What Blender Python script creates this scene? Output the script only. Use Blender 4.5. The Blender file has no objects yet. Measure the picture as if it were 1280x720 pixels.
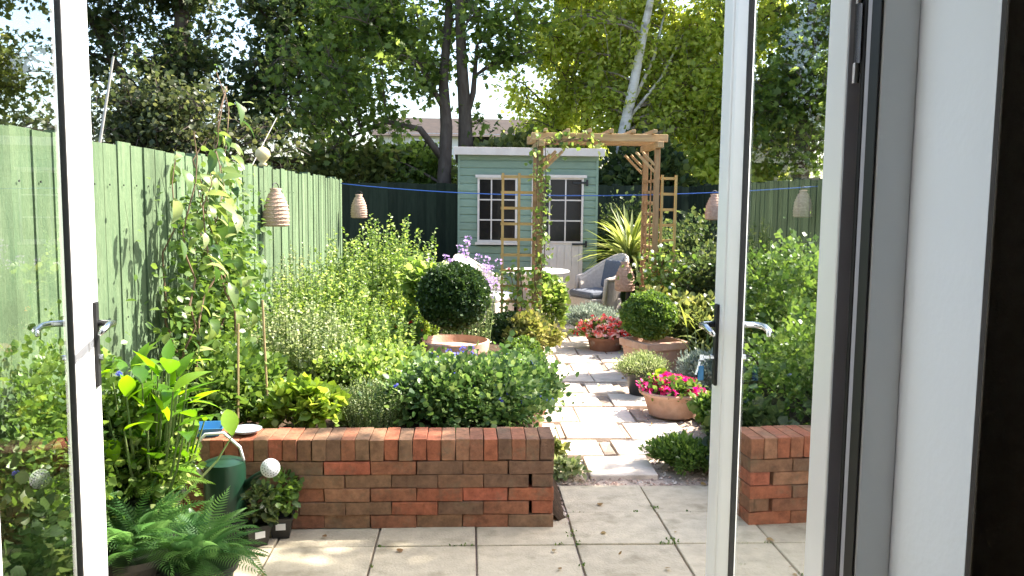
import bpy, math, random
import numpy as np
from mathutils import Vector, Matrix
random.seed(7); rng = np.random.default_rng(7)
R = math.radians; PI = math.pi
sc = bpy.context.scene; col = sc.collection

# ------------------------------------------------------------------ camera, sky, sun, exposure
CAM_H = 1.55
cd = bpy.data.cameras.new('camera'); cam = bpy.data.objects.new('camera', cd); col.objects.link(cam)
cam.location = (0, 0, CAM_H); cam.rotation_euler = (R(90 - 5.8), R(-0.62), R(-2.9))
cd.sensor_width = 36; cd.lens = 36 * 1080 / 1280; cd.clip_start = 0.05; cd.clip_end = 2000
sc.camera = cam
sun_az = math.atan2(0.94, 0.33)      # direction to the sun: mostly +X (right), a little +Y (far)
sun_el = R(47)
w = bpy.data.worlds.new('World'); sc.world = w; w.use_nodes = True
nt = w.node_tree; bg = nt.nodes['Background']; bg.inputs['Strength'].default_value = 0.14
sky = nt.nodes.new('ShaderNodeTexSky'); sky.sky_type = 'NISHITA'; sky.sun_disc = False
sky.sun_elevation = sun_el; sky.sun_rotation = sun_az; sky.air_density = 1.0; sky.dust_density = 2.5; sky.ozone_density = 1.0
nt.links.new(sky.outputs[0], bg.inputs['Color'])
sl = bpy.data.lights.new('sun', 'SUN'); sl.energy = 5.0; sl.angle = R(0.53); sl.color = (1, 0.94, 0.82)
so = bpy.data.objects.new('sun', sl); col.objects.link(so)
sd = Vector((math.sin(sun_az) * math.cos(sun_el), math.cos(sun_az) * math.cos(sun_el), math.sin(sun_el)))
so.rotation_euler = sd.to_track_quat('Z', 'Y').to_euler(); so.location = (6, 6, 12)
sc.view_settings.view_transform = 'Standard'; sc.view_settings.look = 'None'
sc.view_settings.exposure = 1.9; sc.view_settings.gamma = 1
sc.render.engine = 'CYCLES'
sc.cycles.max_bounces = 8; sc.cycles.transparent_max_bounces = 12

# ------------------------------------------------------------------ materials
MATS = {}
def mat(name, c, c2=None, rough=0.7, scale=8, bump=0.0, bscale=40, metal=0.0, spec=0.4, island=0.0, stretch=(1, 1, 1), obj_rnd=0.0, stain=None):
    m = bpy.data.materials.new(name); m.use_nodes = True; n = m.node_tree.nodes; l = m.node_tree.links
    b = n['Principled BSDF']; b.inputs['Roughness'].default_value = rough; b.inputs['Metallic'].default_value = metal
    b.inputs['Specular IOR Level'].default_value = spec
    tc = n.new('ShaderNodeTexCoord'); mp = n.new('ShaderNodeMapping'); mp.inputs['Scale'].default_value = stretch
    geo = n.new('ShaderNodeNewGeometry')
    l.new(geo.outputs['Position'], mp.inputs['Vector'])
    ns = n.new('ShaderNodeTexNoise'); ns.inputs['Scale'].default_value = scale; ns.inputs['Detail'].default_value = 6
    ns.inputs['Roughness'].default_value = 0.65
    l.new(mp.outputs[0], ns.inputs['Vector'])
    rp = n.new('ShaderNodeMapRange'); rp.inputs[1].default_value = 0.35; rp.inputs[2].default_value = 0.65
    l.new(ns.outputs[0], rp.inputs[0])
    mx = n.new('ShaderNodeMix'); mx.data_type = 'RGBA'
    mx.inputs[6].default_value = (*c, 1); mx.inputs[7].default_value = (*(c2 or c), 1)
    l.new(rp.outputs[0], mx.inputs[0]); out = mx.outputs[2]
    if stain:
        n2 = n.new('ShaderNodeTexNoise'); n2.inputs['Scale'].default_value = stain[1]; n2.inputs['Detail'].default_value = 8
        l.new(geo.outputs['Position'], n2.inputs['Vector'])
        r2 = n.new('ShaderNodeMapRange'); r2.inputs[1].default_value = 0.55; r2.inputs[2].default_value = 0.75
        r2.inputs[4].default_value = stain[2]; l.new(n2.outputs[0], r2.inputs[0])
        m2 = n.new('ShaderNodeMix'); m2.data_type = 'RGBA'; m2.inputs[7].default_value = (*stain[0], 1)
        l.new(out, m2.inputs[6]); l.new(r2.outputs[0], m2.inputs[0]); out = m2.outputs[2]
    if island or obj_rnd:
        hs = n.new('ShaderNodeHueSaturation'); src = geo.outputs['Random Per Island']
        if obj_rnd:
            oi = n.new('ShaderNodeObjectInfo'); src = oi.outputs['Random']
        a = island or obj_rnd
        v = n.new('ShaderNodeMapRange'); v.inputs[3].default_value = 1 - a; v.inputs[4].default_value = 1 + a
        l.new(src, v.inputs[0]); l.new(v.outputs[0], hs.inputs['Value']); l.new(out, hs.inputs['Color']); out = hs.outputs[0]
    l.new(out, b.inputs['Base Color'])
    if bump:
        nb = n.new('ShaderNodeTexNoise'); nb.inputs['Scale'].default_value = bscale; nb.inputs['Detail'].default_value = 5
        l.new(mp.outputs[0], nb.inputs['Vector'])
        bp = n.new('ShaderNodeBump'); bp.inputs['Strength'].default_value = bump; bp.inputs['Distance'].default_value = 0.01
        l.new(nb.outputs[0], bp.inputs['Height']); l.new(bp.outputs[0], b.inputs['Normal'])
    MATS[name] = m; return m

def multi(name, cols, rough=0.8, by='island', bump=0.3, bscale=60, spec=0.3):
    """each piece takes one of several colours at random, with blotches in it"""
    m = bpy.data.materials.new(name); m.use_nodes = True; n = m.node_tree.nodes; l = m.node_tree.links
    b = n['Principled BSDF']; b.inputs['Roughness'].default_value = rough; b.inputs['Specular IOR Level'].default_value = spec
    cr = n.new('ShaderNodeValToRGB'); cr.color_ramp.interpolation = 'CONSTANT'
    e = cr.color_ramp.elements
    e[0].position = 0; e[0].color = (*cols[0], 1); e[1].position = 1 / len(cols); e[1].color = (*cols[1 % len(cols)], 1)
    for i in range(2, len(cols)):
        x = e.new(i / len(cols)); x.color = (*cols[i], 1)
    geo = n.new('ShaderNodeNewGeometry')
    if by == 'object': src = n.new('ShaderNodeObjectInfo').outputs['Random']
    else: src = geo.outputs['Random Per Island']
    l.new(src, cr.inputs[0])
    ns = n.new('ShaderNodeTexNoise'); ns.inputs['Scale'].default_value = 22; ns.inputs['Detail'].default_value = 7; ns.inputs['Roughness'].default_value = .7
    l.new(geo.outputs['Position'], ns.inputs['Vector'])
    hs = n.new('ShaderNodeHueSaturation'); v = n.new('ShaderNodeMapRange'); v.inputs[1].default_value = .3; v.inputs[2].default_value = .7
    v.inputs[3].default_value = 0.6; v.inputs[4].default_value = 1.45
    l.new(ns.outputs[0], v.inputs[0]); l.new(v.outputs[0], hs.inputs['Value']); l.new(cr.outputs[0], hs.inputs['Color'])
    n3 = n.new('ShaderNodeTexNoise'); n3.inputs['Scale'].default_value = 9; n3.inputs['Detail'].default_value = 9; n3.inputs['Roughness'].default_value = .75
    l.new(geo.outputs['Position'], n3.inputs['Vector'])
    r3 = n.new('ShaderNodeMapRange'); r3.inputs[1].default_value = .52; r3.inputs[2].default_value = .68; r3.inputs[4].default_value = .6; l.new(n3.outputs[0], r3.inputs[0])
    m3 = n.new('ShaderNodeMix'); m3.data_type = 'RGBA'; m3.inputs[7].default_value = (.155, .125, .08, 1) if cols[0][0] < .3 else (.5, .4, .32, 1)
    l.new(hs.outputs[0], m3.inputs[6]); l.new(r3.outputs[0], m3.inputs[0]); l.new(m3.outputs[2], b.inputs['Base Color'])
    nb = n.new('ShaderNodeTexNoise'); nb.inputs['Scale'].default_value = bscale; nb.inputs['Detail'].default_value = 6
    l.new(geo.outputs['Position'], nb.inputs['Vector'])
    bp = n.new('ShaderNodeBump'); bp.inputs['Strength'].default_value = bump; bp.inputs['Distance'].default_value = 0.01
    l.new(nb.outputs[0], bp.inputs['Height']); l.new(bp.outputs[0], b.inputs['Normal'])
    MATS[name] = m; return m

def leafmat(name, cols, trans=0.4, rough=0.42, by='island', spec=0.45):
    m = bpy.data.materials.new(name); m.use_nodes = True; n = m.node_tree.nodes; l = m.node_tree.links
    b = n['Principled BSDF']; b.inputs['Roughness'].default_value = rough; b.inputs['Specular IOR Level'].default_value = spec
    cr = n.new('ShaderNodeValToRGB'); e = cr.color_ramp.elements
    e[0].position = 0; e[0].color = (*cols[0], 1); e[1].position = 1; e[1].color = (*cols[-1], 1)
    for i in range(1, len(cols) - 1):
        x = e.new(i / (len(cols) - 1)); x.color = (*cols[i], 1)
    src = n.new('ShaderNodeObjectInfo').outputs['Random'] if by == 'object' else n.new('ShaderNodeNewGeometry').outputs['Random Per Island']
    l.new(src, cr.inputs[0]); l.new(cr.outputs[0], b.inputs['Base Color'])
    tr = n.new('ShaderNodeBsdfTranslucent')
    hs = n.new('ShaderNodeHueSaturation'); hs.inputs['Saturation'].default_value = 1.1; hs.inputs['Value'].default_value = 2.1
    hs.inputs['Hue'].default_value = 0.485
    l.new(cr.outputs[0], hs.inputs['Color']); l.new(hs.outputs[0], tr.inputs['Color'])
    ms = n.new('ShaderNodeMixShader'); ms.inputs[0].default_value = trans
    l.new(b.outputs[0], ms.inputs[1]); l.new(tr.outputs[0], ms.inputs[2]); l.new(ms.outputs[0], n['Material Output'].inputs[0])
    MATS[name] = m; return m

def glassmat(name, ior=1.7, tint=(0.93, 0.96, 0.94), rough=0.0):
    m = bpy.data.materials.new(name); m.use_nodes = True; n = m.node_tree.nodes; l = m.node_tree.links
    n.remove(n['Principled BSDF'])
    t = n.new('ShaderNodeBsdfTransparent'); t.inputs[0].default_value = (*tint, 1)
    g = n.new('ShaderNodeBsdfGlossy'); g.inputs['Roughness'].default_value = rough
    ge = n.new('ShaderNodeNewGeometry'); dt = n.new('ShaderNodeVectorMath'); dt.operation = 'DOT_PRODUCT'
    l.new(ge.outputs['Incoming'], dt.inputs[0]); l.new(ge.outputs['Normal'], dt.inputs[1])
    def mth(op, a, b=None):
        q = n.new('ShaderNodeMath'); q.operation = op
        for k, x in enumerate((a, b)):
            if x is None: continue
            if isinstance(x, (int, float)): q.inputs[k].default_value = x
            else: l.new(x, q.inputs[k])
        return q.outputs[0]
    f0 = ((ior - 1) / (ior + 1)) ** 2
    sch = mth('ADD', mth('MULTIPLY', mth('POWER', mth('SUBTRACT', 1.0, mth('ABSOLUTE', dt.outputs['Value'])), 5.0), 1 - f0), f0)
    ms = n.new('ShaderNodeMixShader'); l.new(sch, ms.inputs[0]); l.new(t.outputs[0], ms.inputs[1]); l.new(g.outputs[0], ms.inputs[2])
    l.new(ms.outputs[0], n['Material Output'].inputs[0]); return m

M = dict(
    brick=multi('old_brick', [(0.262, 0.106, 0.057), (0.304, 0.100, 0.052), (0.207, 0.106, 0.060), (0.331, 0.112, 0.057), (0.235, 0.125, 0.069), (0.172, 0.094, 0.057), (0.297, 0.144, 0.081), (0.373, 0.112, 0.063), (0.248, 0.106, 0.060), (0.214, 0.119, 0.069)], .85, 'object', .5),
    slab=mat('buff_slab', (.58, .50, .365), (.45, .385, .28), .85, 11, .5, 90, spec=.25, obj_rnd=.09, stain=((.24, .20, .13), 6.5, .85)),
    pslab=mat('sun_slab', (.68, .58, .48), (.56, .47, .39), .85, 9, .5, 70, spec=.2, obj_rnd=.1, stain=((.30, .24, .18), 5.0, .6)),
    sett=mat('dark_sett', (.30, .22, .17), (.40, .31, .24), .9, 30, .6, 80, obj_rnd=.25),
    gravel=mat('gravel', (.58, .46, .37), (.42, .32, .25), .95, 60, .9, 130, spec=.2),
    soil=mat('soil', (.045, .03, .02), (.09, .06, .04), .95, 25, 1, 60, spec=.1),
    ground=mat('ground', (.06, .08, .03), (.10, .085, .05), .95, 4, .8, 50, spec=.1),
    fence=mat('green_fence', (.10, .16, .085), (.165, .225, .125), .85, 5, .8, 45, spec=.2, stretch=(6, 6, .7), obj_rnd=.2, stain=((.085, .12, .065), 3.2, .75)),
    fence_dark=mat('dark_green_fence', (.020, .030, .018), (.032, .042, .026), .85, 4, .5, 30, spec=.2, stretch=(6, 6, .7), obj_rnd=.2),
    shed=mat('sage_shiplap', (.195, .265, .20), (.225, .30, .23), .65, 9, .35, 60, spec=.35, stretch=(1, 1, 6), obj_rnd=.05),
    shedtrim=mat('pink_white_paint', (.66, .58, .53), (.58, .50, .45), .6, 6, .1, 30),
    shedroof=mat('roof_felt', (.10, .10, .10), (.14, .14, .13), .95, 20, .4, 80),
    pane=mat('dark_pane', (.012, .011, .010), None, .12, spec=.25),
    black=mat('black_iron', (.02, .02, .022), None, .5),
    pine=mat('treated_pine', (.40, .25, .12), (.30, .17, .08), .8, 5, .35, 40, stretch=(8, 8, .8), obj_rnd=.12),
    pinetop=mat('bleached_pine', (.50, .34, .17), (.36, .22, .11), .8, 5, .35, 40, stretch=(.8, 8, 8), obj_rnd=.12),
    yellow=mat('honey_trellis', (.50, .33, .12), (.42, .25, .08), .7, 6, .2, 40, obj_rnd=.1),
    terra=mat('terracotta', (.40, .19, .11), (.30, .13, .075), .85, 9, .3, 60, stain=((.60, .50, .42), 11, .8)),
    terra_pale=mat('weathered_terracotta', (.58, .38, .29), (.50, .28, .19), .85, 7, .3, 60, stain=((.30, .20, .14), 10, .7)),
    plastic=mat('black_plastic', (.02, .02, .02), None, .4, spec=.5),
    label=mat('white_label', (.8, .8, .8)),
    wicker=mat('grey_wicker', (.62, .54, .47), (.50, .43, .37), .8, 30, .8, 150),
    cushion=mat('navy_cushion', (.10, .11, .14), (.14, .15, .175), .9, 40, .3, 90),
    pad=mat('white_cushion', (.80, .80, .80), (.72, .72, .74), .9, 10),
    tabletop=mat('white_table', (.78, .76, .72), None, .5),
    raffia=mat('raffia', (.58, .40, .31), (.42, .27, .20), .9, 40, .9, 120),
    upvc=mat('white_upvc', (.80, .80, .80), (.78, .785, .79), .28, 3, spec=.5),
    upvc_frame=mat('white_upvc_frame', (.80, .83, .85), (.76, .80, .83), .35, 3, spec=.5),
    gasket=mat('black_gasket', (.012, .012, .013), None, .6),
    greyseal=mat('grey_seal', (.36, .36, .41), (.40, .40, .44), .6, 5),  # shade of the door rebate, put into a grey colour
    steel=mat('satin_chrome', (.55, .56, .58), None, .22, metal=1.0),
    plaster=mat('white_plaster', (.84, .89, .96), (.82, .87, .94), .9, 2, .08, 60),
    curtain=mat('dark_brown_curtain', (.10, .085, .075), (.12, .105, .09), .95, 40, .3, 200),
    floor=mat('oak_floor', (.22, .13, .07), (.28, .17, .09), .5, 6, stretch=(1, 8, 1)),
    render=mat('white_render', (.74, .73, .71), (.68, .67, .65), .9, 2, .1),
    rooftile=mat('brown_roof_tile', (.035, .025, .02), (.055, .038, .03), .9, 3, .4, 12),
    barkd=mat('dark_bark', (.07, .05, .04), (.12, .095, .075), .95, 12, 1, 40, stretch=(1, 1, .3)),
    birch=mat('birch_bark', (.62, .58, .53), (.52, .48, .43), .8, 6, .5, 40, stretch=(1, 1, 3), stain=((.06, .05, .05), 5.5, .9)),
    birchtwig=mat('birch_twig', (.20, .15, .12), (.28, .23, .19), .9, 12),
    stem=mat('green_stem', (.10, .18, .045), (.14, .17, .06), .8, 20),
    twig=mat('brown_twig', (.14, .09, .055), (.2, .13, .08), .9, 20),
    cane=mat('bamboo_cane', (.42, .32, .16), (.34, .25, .12), .7, 20),
    cangreen=mat('green_enamel', (.008, .032, .018), (.012, .04, .022), .3, 5, spec=.5),
    canwhite=mat('zinc', (.75, .75, .76), None, .35),
    blue=mat('blue_plastic', (.03, .16, .36), (.05, .22, .45), .35),
    bluerope=mat('blue_rope', (.03, .10, .38), None, .6),
    dish=mat('clear_dish', (.42, .46, .50), (.30, .35, .40), .15, 30, .5, 60),
    wire=mat('pale_wire', (.35, .33, .30), None, .6),
    glass=glassmat('door_glass', 1.55),
)
L = dict(
    syc=leafmat('leaf_sycamore', [(.06, .10, .025), (.11, .17, .04), (.20, .27, .07)], .6),
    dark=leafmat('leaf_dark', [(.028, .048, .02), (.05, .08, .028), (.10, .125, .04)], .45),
    olive=leafmat('leaf_olive', [(.06, .08, .03), (.11, .14, .04), (.20, .21, .07)], .5),
    olive2=leafmat('leaf_dull_olive', [(.03, .045, .018), (.06, .08, .028), (.12, .13, .05)], .4),
    birch=leafmat('leaf_birch', [(.19, .25, .05), (.31, .37, .08), (.48, .50, .16)], .66),
    lime=leafmat('leaf_lime', [(.11, .19, .03), (.19, .28, .04), (.32, .38, .08)], .4),
    mid=leafmat('leaf_mid', [(.04, .085, .02), (.085, .155, .03), (.16, .24, .055)], .34),
    fresh=leafmat('leaf_fresh', [(.055, .11, .025), (.14, .225, .045), (.23, .32, .075), (.36, .42, .16)], .4),
    sage=leafmat('leaf_sage', [(.10, .15, .05), (.19, .25, .09), (.28, .33, .15), (.44, .46, .28)], .34),
    gold=leafmat('leaf_gold', [(.10, .13, .03), (.19, .20, .05), (.30, .28, .10)], .35),
    geran=leafmat('leaf_geranium', [(.03, .07, .02), (.065, .13, .035), (.11, .19, .05), (.24, .32, .11)], .34),
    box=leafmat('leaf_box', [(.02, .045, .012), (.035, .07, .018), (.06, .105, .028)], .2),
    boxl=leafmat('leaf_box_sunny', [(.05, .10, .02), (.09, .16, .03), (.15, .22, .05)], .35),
    silver=leafmat('leaf_silver', [(.16, .20, .15), (.26, .31, .25), (.38, .42, .36)], .25),
    blade=leafmat('leaf_blade', [(.12, .17, .035), (.24, .29, .07), (.42, .44, .18)], .35, by='object'),
    bigleaf=leafmat('leaf_big', [(.06, .15, .018), (.12, .25, .025), (.20, .34, .035)], .5, by='object', rough=.3),
    climb=leafmat('leaf_climber', [(.035, .08, .02), (.08, .14, .03), (.17, .23, .06), (.30, .34, .16)], .35, by='object', rough=.3),
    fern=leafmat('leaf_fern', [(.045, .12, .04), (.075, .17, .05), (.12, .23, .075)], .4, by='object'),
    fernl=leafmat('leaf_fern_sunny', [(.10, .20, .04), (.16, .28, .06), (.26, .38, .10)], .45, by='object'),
    pink=leafmat('petal_pink', [(.55, .03, .12), (.65, .05, .20), (.75, .12, .28)], .3),
    coral=leafmat('petal_coral', [(.75, .12, .10), (.85, .28, .22), (.85, .62, .55), (.9, .8, .72)], .3),
    red=leafmat('petal_red', [(.65, .02, .015), (.75, .06, .03)], .3),
    orange=leafmat('petal_orange', [(.85, .25, .02), (.85, .4, .04)], .3),
    blue=leafmat('petal_blue', [(.10, .10, .55), (.18, .17, .65), (.30, .28, .75)], .3),
    lilac=leafmat('petal_lilac', [(.36, .22, .46), (.48, .32, .58), (.62, .48, .70)], .3),
    white=leafmat('petal_white', [(.8, .8, .76), (.85, .82, .8)], .3),
)

# ------------------------------------------------------------------ mesh helpers
class MB:
    def __init__(s): s.v = []; s.f = []
    def add(s, v, f):
        o = len(s.v); s.v += [tuple(p) for p in v]; s.f += [tuple(i + o for i in q) for q in f]; return s
    def box(s, x0, x1, y0, y1, z0, z1, j=0, mtx=None):
        v = [(x, y, z) for z in (z0, z1) for x, y in ((x0, y0), (x1, y0), (x1, y1), (x0, y1))]
        if j: v = [(x + random.uniform(-j, j), y + random.uniform(-j, j), z + random.uniform(-j, j)) for x, y, z in v]
        if mtx: v = [mtx @ Vector(p) for p in v]
        return s.add(v, [(3, 2, 1, 0), (4, 5, 6, 7), (0, 1, 5, 4), (1, 2, 6, 5), (2, 3, 7, 6), (3, 0, 4, 7)])
    def tube(s, pts, rad, n=6, cap=True):
        pts = [Vector(p) for p in pts]
        if not hasattr(rad, '__len__'): rad = [rad] * len(pts)
        o = len(s.v); up = Vector((0.13, 0.21, 0.97)); prev = None
        for i, p in enumerate(pts):
            d = (pts[min(i + 1, len(pts) - 1)] - pts[max(i - 1, 0)])
            if d.length < 1e-9: d = Vector((0, 0, 1))
            d.normalize()
            a = prev if prev is not None else (d.cross(up) if abs(d.dot(up)) < .97 else d.cross(Vector((1, 0, 0))))
            a = (a - d * a.dot(d)); a.normalize(); prev = a; b = d.cross(a)
            for k in range(n):
                t = 2 * PI * k / n
                s.v.append(tuple(p + (a * math.cos(t) + b * math.sin(t)) * rad[i]))
        for i in range(len(pts) - 1):
            for k in range(n):
                s.f.append((o + i * n + k, o + i * n + (k + 1) % n, o + (i + 1) * n + (k + 1) % n, o + (i + 1) * n + k))
        if cap:
            s.f.append(tuple(o + k for k in reversed(range(n)))); s.f.append(tuple(o + (len(pts) - 1) * n + k for k in range(n)))
        return s
    def lathe(s, prof, n=24, c=(0, 0, 0), sx=1, sy=1):
        o = len(s.v)
        for r, z in prof:
            for k in range(n):
                t = 2 * PI * k / n; s.v.append((c[0] + r * math.cos(t) * sx, c[1] + r * math.sin(t) * sy, c[2] + z))
        for i in range(len(prof) - 1):
            for k in range(n):
                s.f.append((o + i * n + k, o + i * n + (k + 1) % n, o + (i + 1) * n + (k + 1) % n, o + (i + 1) * n + k))
        if prof[0][0] > 1e-4: s.f.append(tuple(o + k for k in reversed(range(n))))
        return s
    def mesh(s, name, m, smooth=False):
        me = bpy.data.meshes.new(name); me.from_pydata(s.v, [], s.f); me.materials.append(m)
        if smooth: me.polygons.foreach_set('use_smooth', [True] * len(me.polygons))
        me.update(); return me
    def build(s, name, m, parent=None, smooth=False, bevel=0, loc=None, rz=0):
        return link(name, s.mesh(name, m, smooth), parent, bevel, loc, rz)

def link(name, me, parent=None, bevel=0, loc=None, rz=0):
    o = bpy.data.objects.new(name, me); col.objects.link(o)
    if parent is not None: o.parent = parent
    if loc is not None: o.location = loc
    if rz: o.rotation_euler.z = rz
    if bevel:
        b = o.modifiers.new('bevel', 'BEVEL'); b.width = bevel; b.segments = 2; b.limit_method = 'ANGLE'
    return o
def tag(o, label=None, cat=None, group=None, kind=None):
    if label: o['label'] = label
    if cat: o['category'] = cat
    if group: o['group'] = group
    if kind: o['kind'] = kind
    return o
def thing(name, label, cat, loc=(0, 0, 0), rz=0, group=None):
    o = bpy.data.objects.new(name, None); col.objects.link(o); o.location = loc; o.rotation_euler.z = rz
    o.empty_display_size = .1
    return tag(o, label, cat, group)

# ---- leaf clouds: many copies of one small template in one mesh
T2 = (np.array([[0, 0, 0], [-.5, .45, .10], [0, 1, -.04], [.5, .45, .10]]), [(0, 2, 1), (0, 3, 2)])
T4 = (np.array([[0, 0, 0], [-.36, .25, .07], [-.42, .6, .06], [0, 1, -.12], [.42, .6, .06], [.36, .25, .07], [0, .45, -.02]]), [(0, 6, 2, 1), (6, 3, 2), (6, 4, 3), (0, 5, 4, 6)])
TM = (np.array([[0, 0, 0], [-.5, .22, .08], [-.28, .45, .0], [-.46, .8, -.03], [-.12, .66, .02], [0, 1.05, -.1], [.12, .66, .02], [.46, .8, -.03], [.28, .45, 0], [.5, .22, .08]]),
      [(0, 2, 1), (0, 4, 3, 2), (0, 6, 5, 4), (0, 8, 7, 6), (0, 9, 8)])      # lobed, maple-like
def norm(a): return a / np.maximum(np.linalg.norm(a, axis=1, keepdims=True), 1e-9)
def leaves_mesh(name, pos, dirs, size, m, tpl=T2, width=.5, up=None, upw=.8):
    n = len(pos); y = norm(dirs)
    u = rng.normal(size=(n, 3)) * .6 + np.array([0, 0, upw]) if up is None else up + rng.normal(size=(n, 3)) * .45
    x = norm(np.cross(y, u)); z = np.cross(x, y)
    tv, tf = tpl; size = np.broadcast_to(np.asarray(size, float), (n,))
    wv = (tv[None, :, 0:1] * x[:, None, :] * width * 2 * 1.0 + tv[None, :, 1:2] * y[:, None, :] + tv[None, :, 2:3] * z[:, None, :]) * size[:, None, None] + pos[:, None, :]
    k = len(tv); V = wv.reshape(-1, 3)
    me = bpy.data.meshes.new(name); me.vertices.add(n * k); me.vertices.foreach_set('co', V.ravel())
    lt = np.array([len(f) for f in tf]); li = np.concatenate([np.array(f) for f in tf])
    LI = (li[None, :] + (np.arange(n) * k)[:, None]).ravel(); LT = np.tile(lt, n)
    LS = np.concatenate([[0], np.cumsum(LT)[:-1]])
    me.loops.add(len(LI)); me.loops.foreach_set('vertex_index', LI)
    me.polygons.add(len(LT)); me.polygons.foreach_set('loop_start', LS); me.polygons.foreach_set('loop_total', LT)
    me.materials.append(m); me.update(calc_edges=True); return me
def sph(n):
    return norm(rng.normal(size=(n, 3)))
def clumps(c, r, K, n, spread=.22, shell=.45, low=-.5):
    """n points in K uneven clumps filling an ellipsoid; returns points, outward directions, clump centres"""
    c = np.array(c, float); r = np.array(r, float)
    d = sph(K * 3); d = d[d[:, 2] > low][:K]
    if len(d) < K: d = np.vstack([d, d[:K - len(d)]])
    rad = shell + (1 - shell) * rng.random(len(d)) ** .6
    cc = d * rad[:, None]
    idx = rng.integers(0, len(cc), n); sp = spread * (.55 + rng.random(len(cc)) * .9)
    p = cc[idx] + rng.normal(size=(n, 3)) * sp[idx][:, None] * .6
    out = norm(p + 1e-6)
    return c + p * r, norm(out / r * r.mean() * .7 + norm(p - cc[idx] + 1e-6) * .6), c + cc * r

FM = {}
def flower_mesh(m):
    if m.name not in FM:
        P_ = np.zeros((10, 3)); D_ = np.array([[math.cos(a), math.sin(a), .3 + .5 * (k % 2)] for k, a in enumerate(np.linspace(0, 2 * PI, 11)[:-1])])
        FM[m.name] = leaves_mesh('flower', P_, D_, .55, m, T4, .5, up=np.array([0, 0, 1.0]))
    return FM[m.name]
def plant(name, label, cat, base, r, K, n, size, leaf, h=None, group=None, tpl=T2, width=.5, spread=.25, shell=.4, low=-.4, stems='stem', up_bias=.4, flowers=None, root_z=None, stuff=True, upw=.8):
    """bush-like plant: base on the ground, ellipsoid r, clumps of leaves on thin stems"""
    h = r[2] if h is None else h
    t = thing(name, label, cat, base, 0, group)
    p, d, cc = clumps((0, 0, h), r, K, n, spread, shell, low)
    keep = p[:, 2] > .005; p = p[keep]; d = d[keep]
    d = d + rng.normal(size=d.shape) * .55 + np.array([0, 0, up_bias])
    sz = size * (.5 + rng.random(len(p)) ** 1.6 * 1.3)
    link('foliage', leaves_mesh('foliage', p, d, sz, leaf, tpl, width, upw=upw), t)
    mb = MB()
    for q in cc[:60]:
        q = Vector(q); a = Vector((random.uniform(-.15, .15) * r[0], random.uniform(-.15, .15) * r[1], 0))
        mid = a.lerp(q, .5) + Vector((0, 0, .12 * r[2]))
        mb.tube([a, mid, q], [.006 + .004 * r[2], .004 + .002 * r[2], .002], 4, False)
    mb.build('stems', M[stems], t)
    if flowers:
        for fm, fn, fs, zmin in flowers:
            idx = rng.choice(len(p), min(fn * 6, len(p)), replace=False)
            sel = [i for i in idx if p[i][2] > zmin and abs(p[i][0]) < r[0] * 1.05 and abs(p[i][1]) < r[1] * 1.05][:fn]
            if not sel: continue
            fme = flower_mesh(fm)
            for q in p[sel] * 1.03:
                ax = norm((q - np.array([0, 0, h]))[None, :] + rng.normal(size=(1, 3)) * .4 + np.array([[0, -.4, .6]]))[0]
                o = link('flower', fme, t); o.matrix_basis = Matrix.Translation(tuple(q)) @ Vector(ax).to_track_quat('Z', 'Y').to_matrix().to_4x4() @ Matrix.Scale(fs, 4)
    return t

def upright(name, label, cat, base, rx, ry, h, nst, per, size, leaf, group=None, width=.3, tpl=T2, flowers=None, lean=.18, stems='stem', start=.12, droop=.0):
    """many upright stems, each with leaves all the way up"""
    t = thing(name, label, cat, base, 0, group); mb = MB(); P_ = []; D_ = []; S_ = []; tips = []
    for i in range(nst):
        a = random.random() * 2 * PI; q = math.sqrt(random.random())
        x0, y0 = rx * q * math.cos(a) * .8, ry * q * math.sin(a) * .8
        hh = h * random.uniform(.62, 1) * (1 - .3 * q * q)
        x1, y1 = x0 + math.cos(a) * lean * hh * q + random.gauss(0, .04 * hh), y0 + math.sin(a) * lean * hh * q + random.gauss(0, .04 * hh)
        pts = [Vector((x0, y0, 0)), Vector(((x0 * .6 + x1 * .4), (y0 * .6 + y1 * .4), hh * .5)), Vector((x1, y1, hh))]
        mb.tube(pts, [.006, .004, .0015], 4, False); tips.append(pts[2])
        for k in range(per):
            f = start + (1 - start) * (k + random.random()) / per
            pt = pts[0].lerp(pts[1], f * 2) if f < .5 else pts[1].lerp(pts[2], f * 2 - 1)
            b = random.random() * 2 * PI
            P_.append(pt); D_.append((math.cos(b), math.sin(b), random.uniform(.1, 1.0) - droop)); S_.append(size * (1.25 - .7 * f) * random.uniform(.7, 1.2))
    mb.build('stems', M[stems], t)
    link('foliage', leaves_mesh('foliage', np.array(P_), np.array(D_), np.array(S_), leaf, tpl, width), t)
    if flowers:
        fm, frac, fs = flowers; d = sph(16) + np.array([0, 0, .5])
        fme = leaves_mesh('flower_head', d * fs * .6, d, fs * .5, fm, T4, .6)
        for tp in tips:
            if random.random() > frac: continue
            link('flower_head', fme, t, loc=tp, rz=random.random() * 6)
    return t

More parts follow.
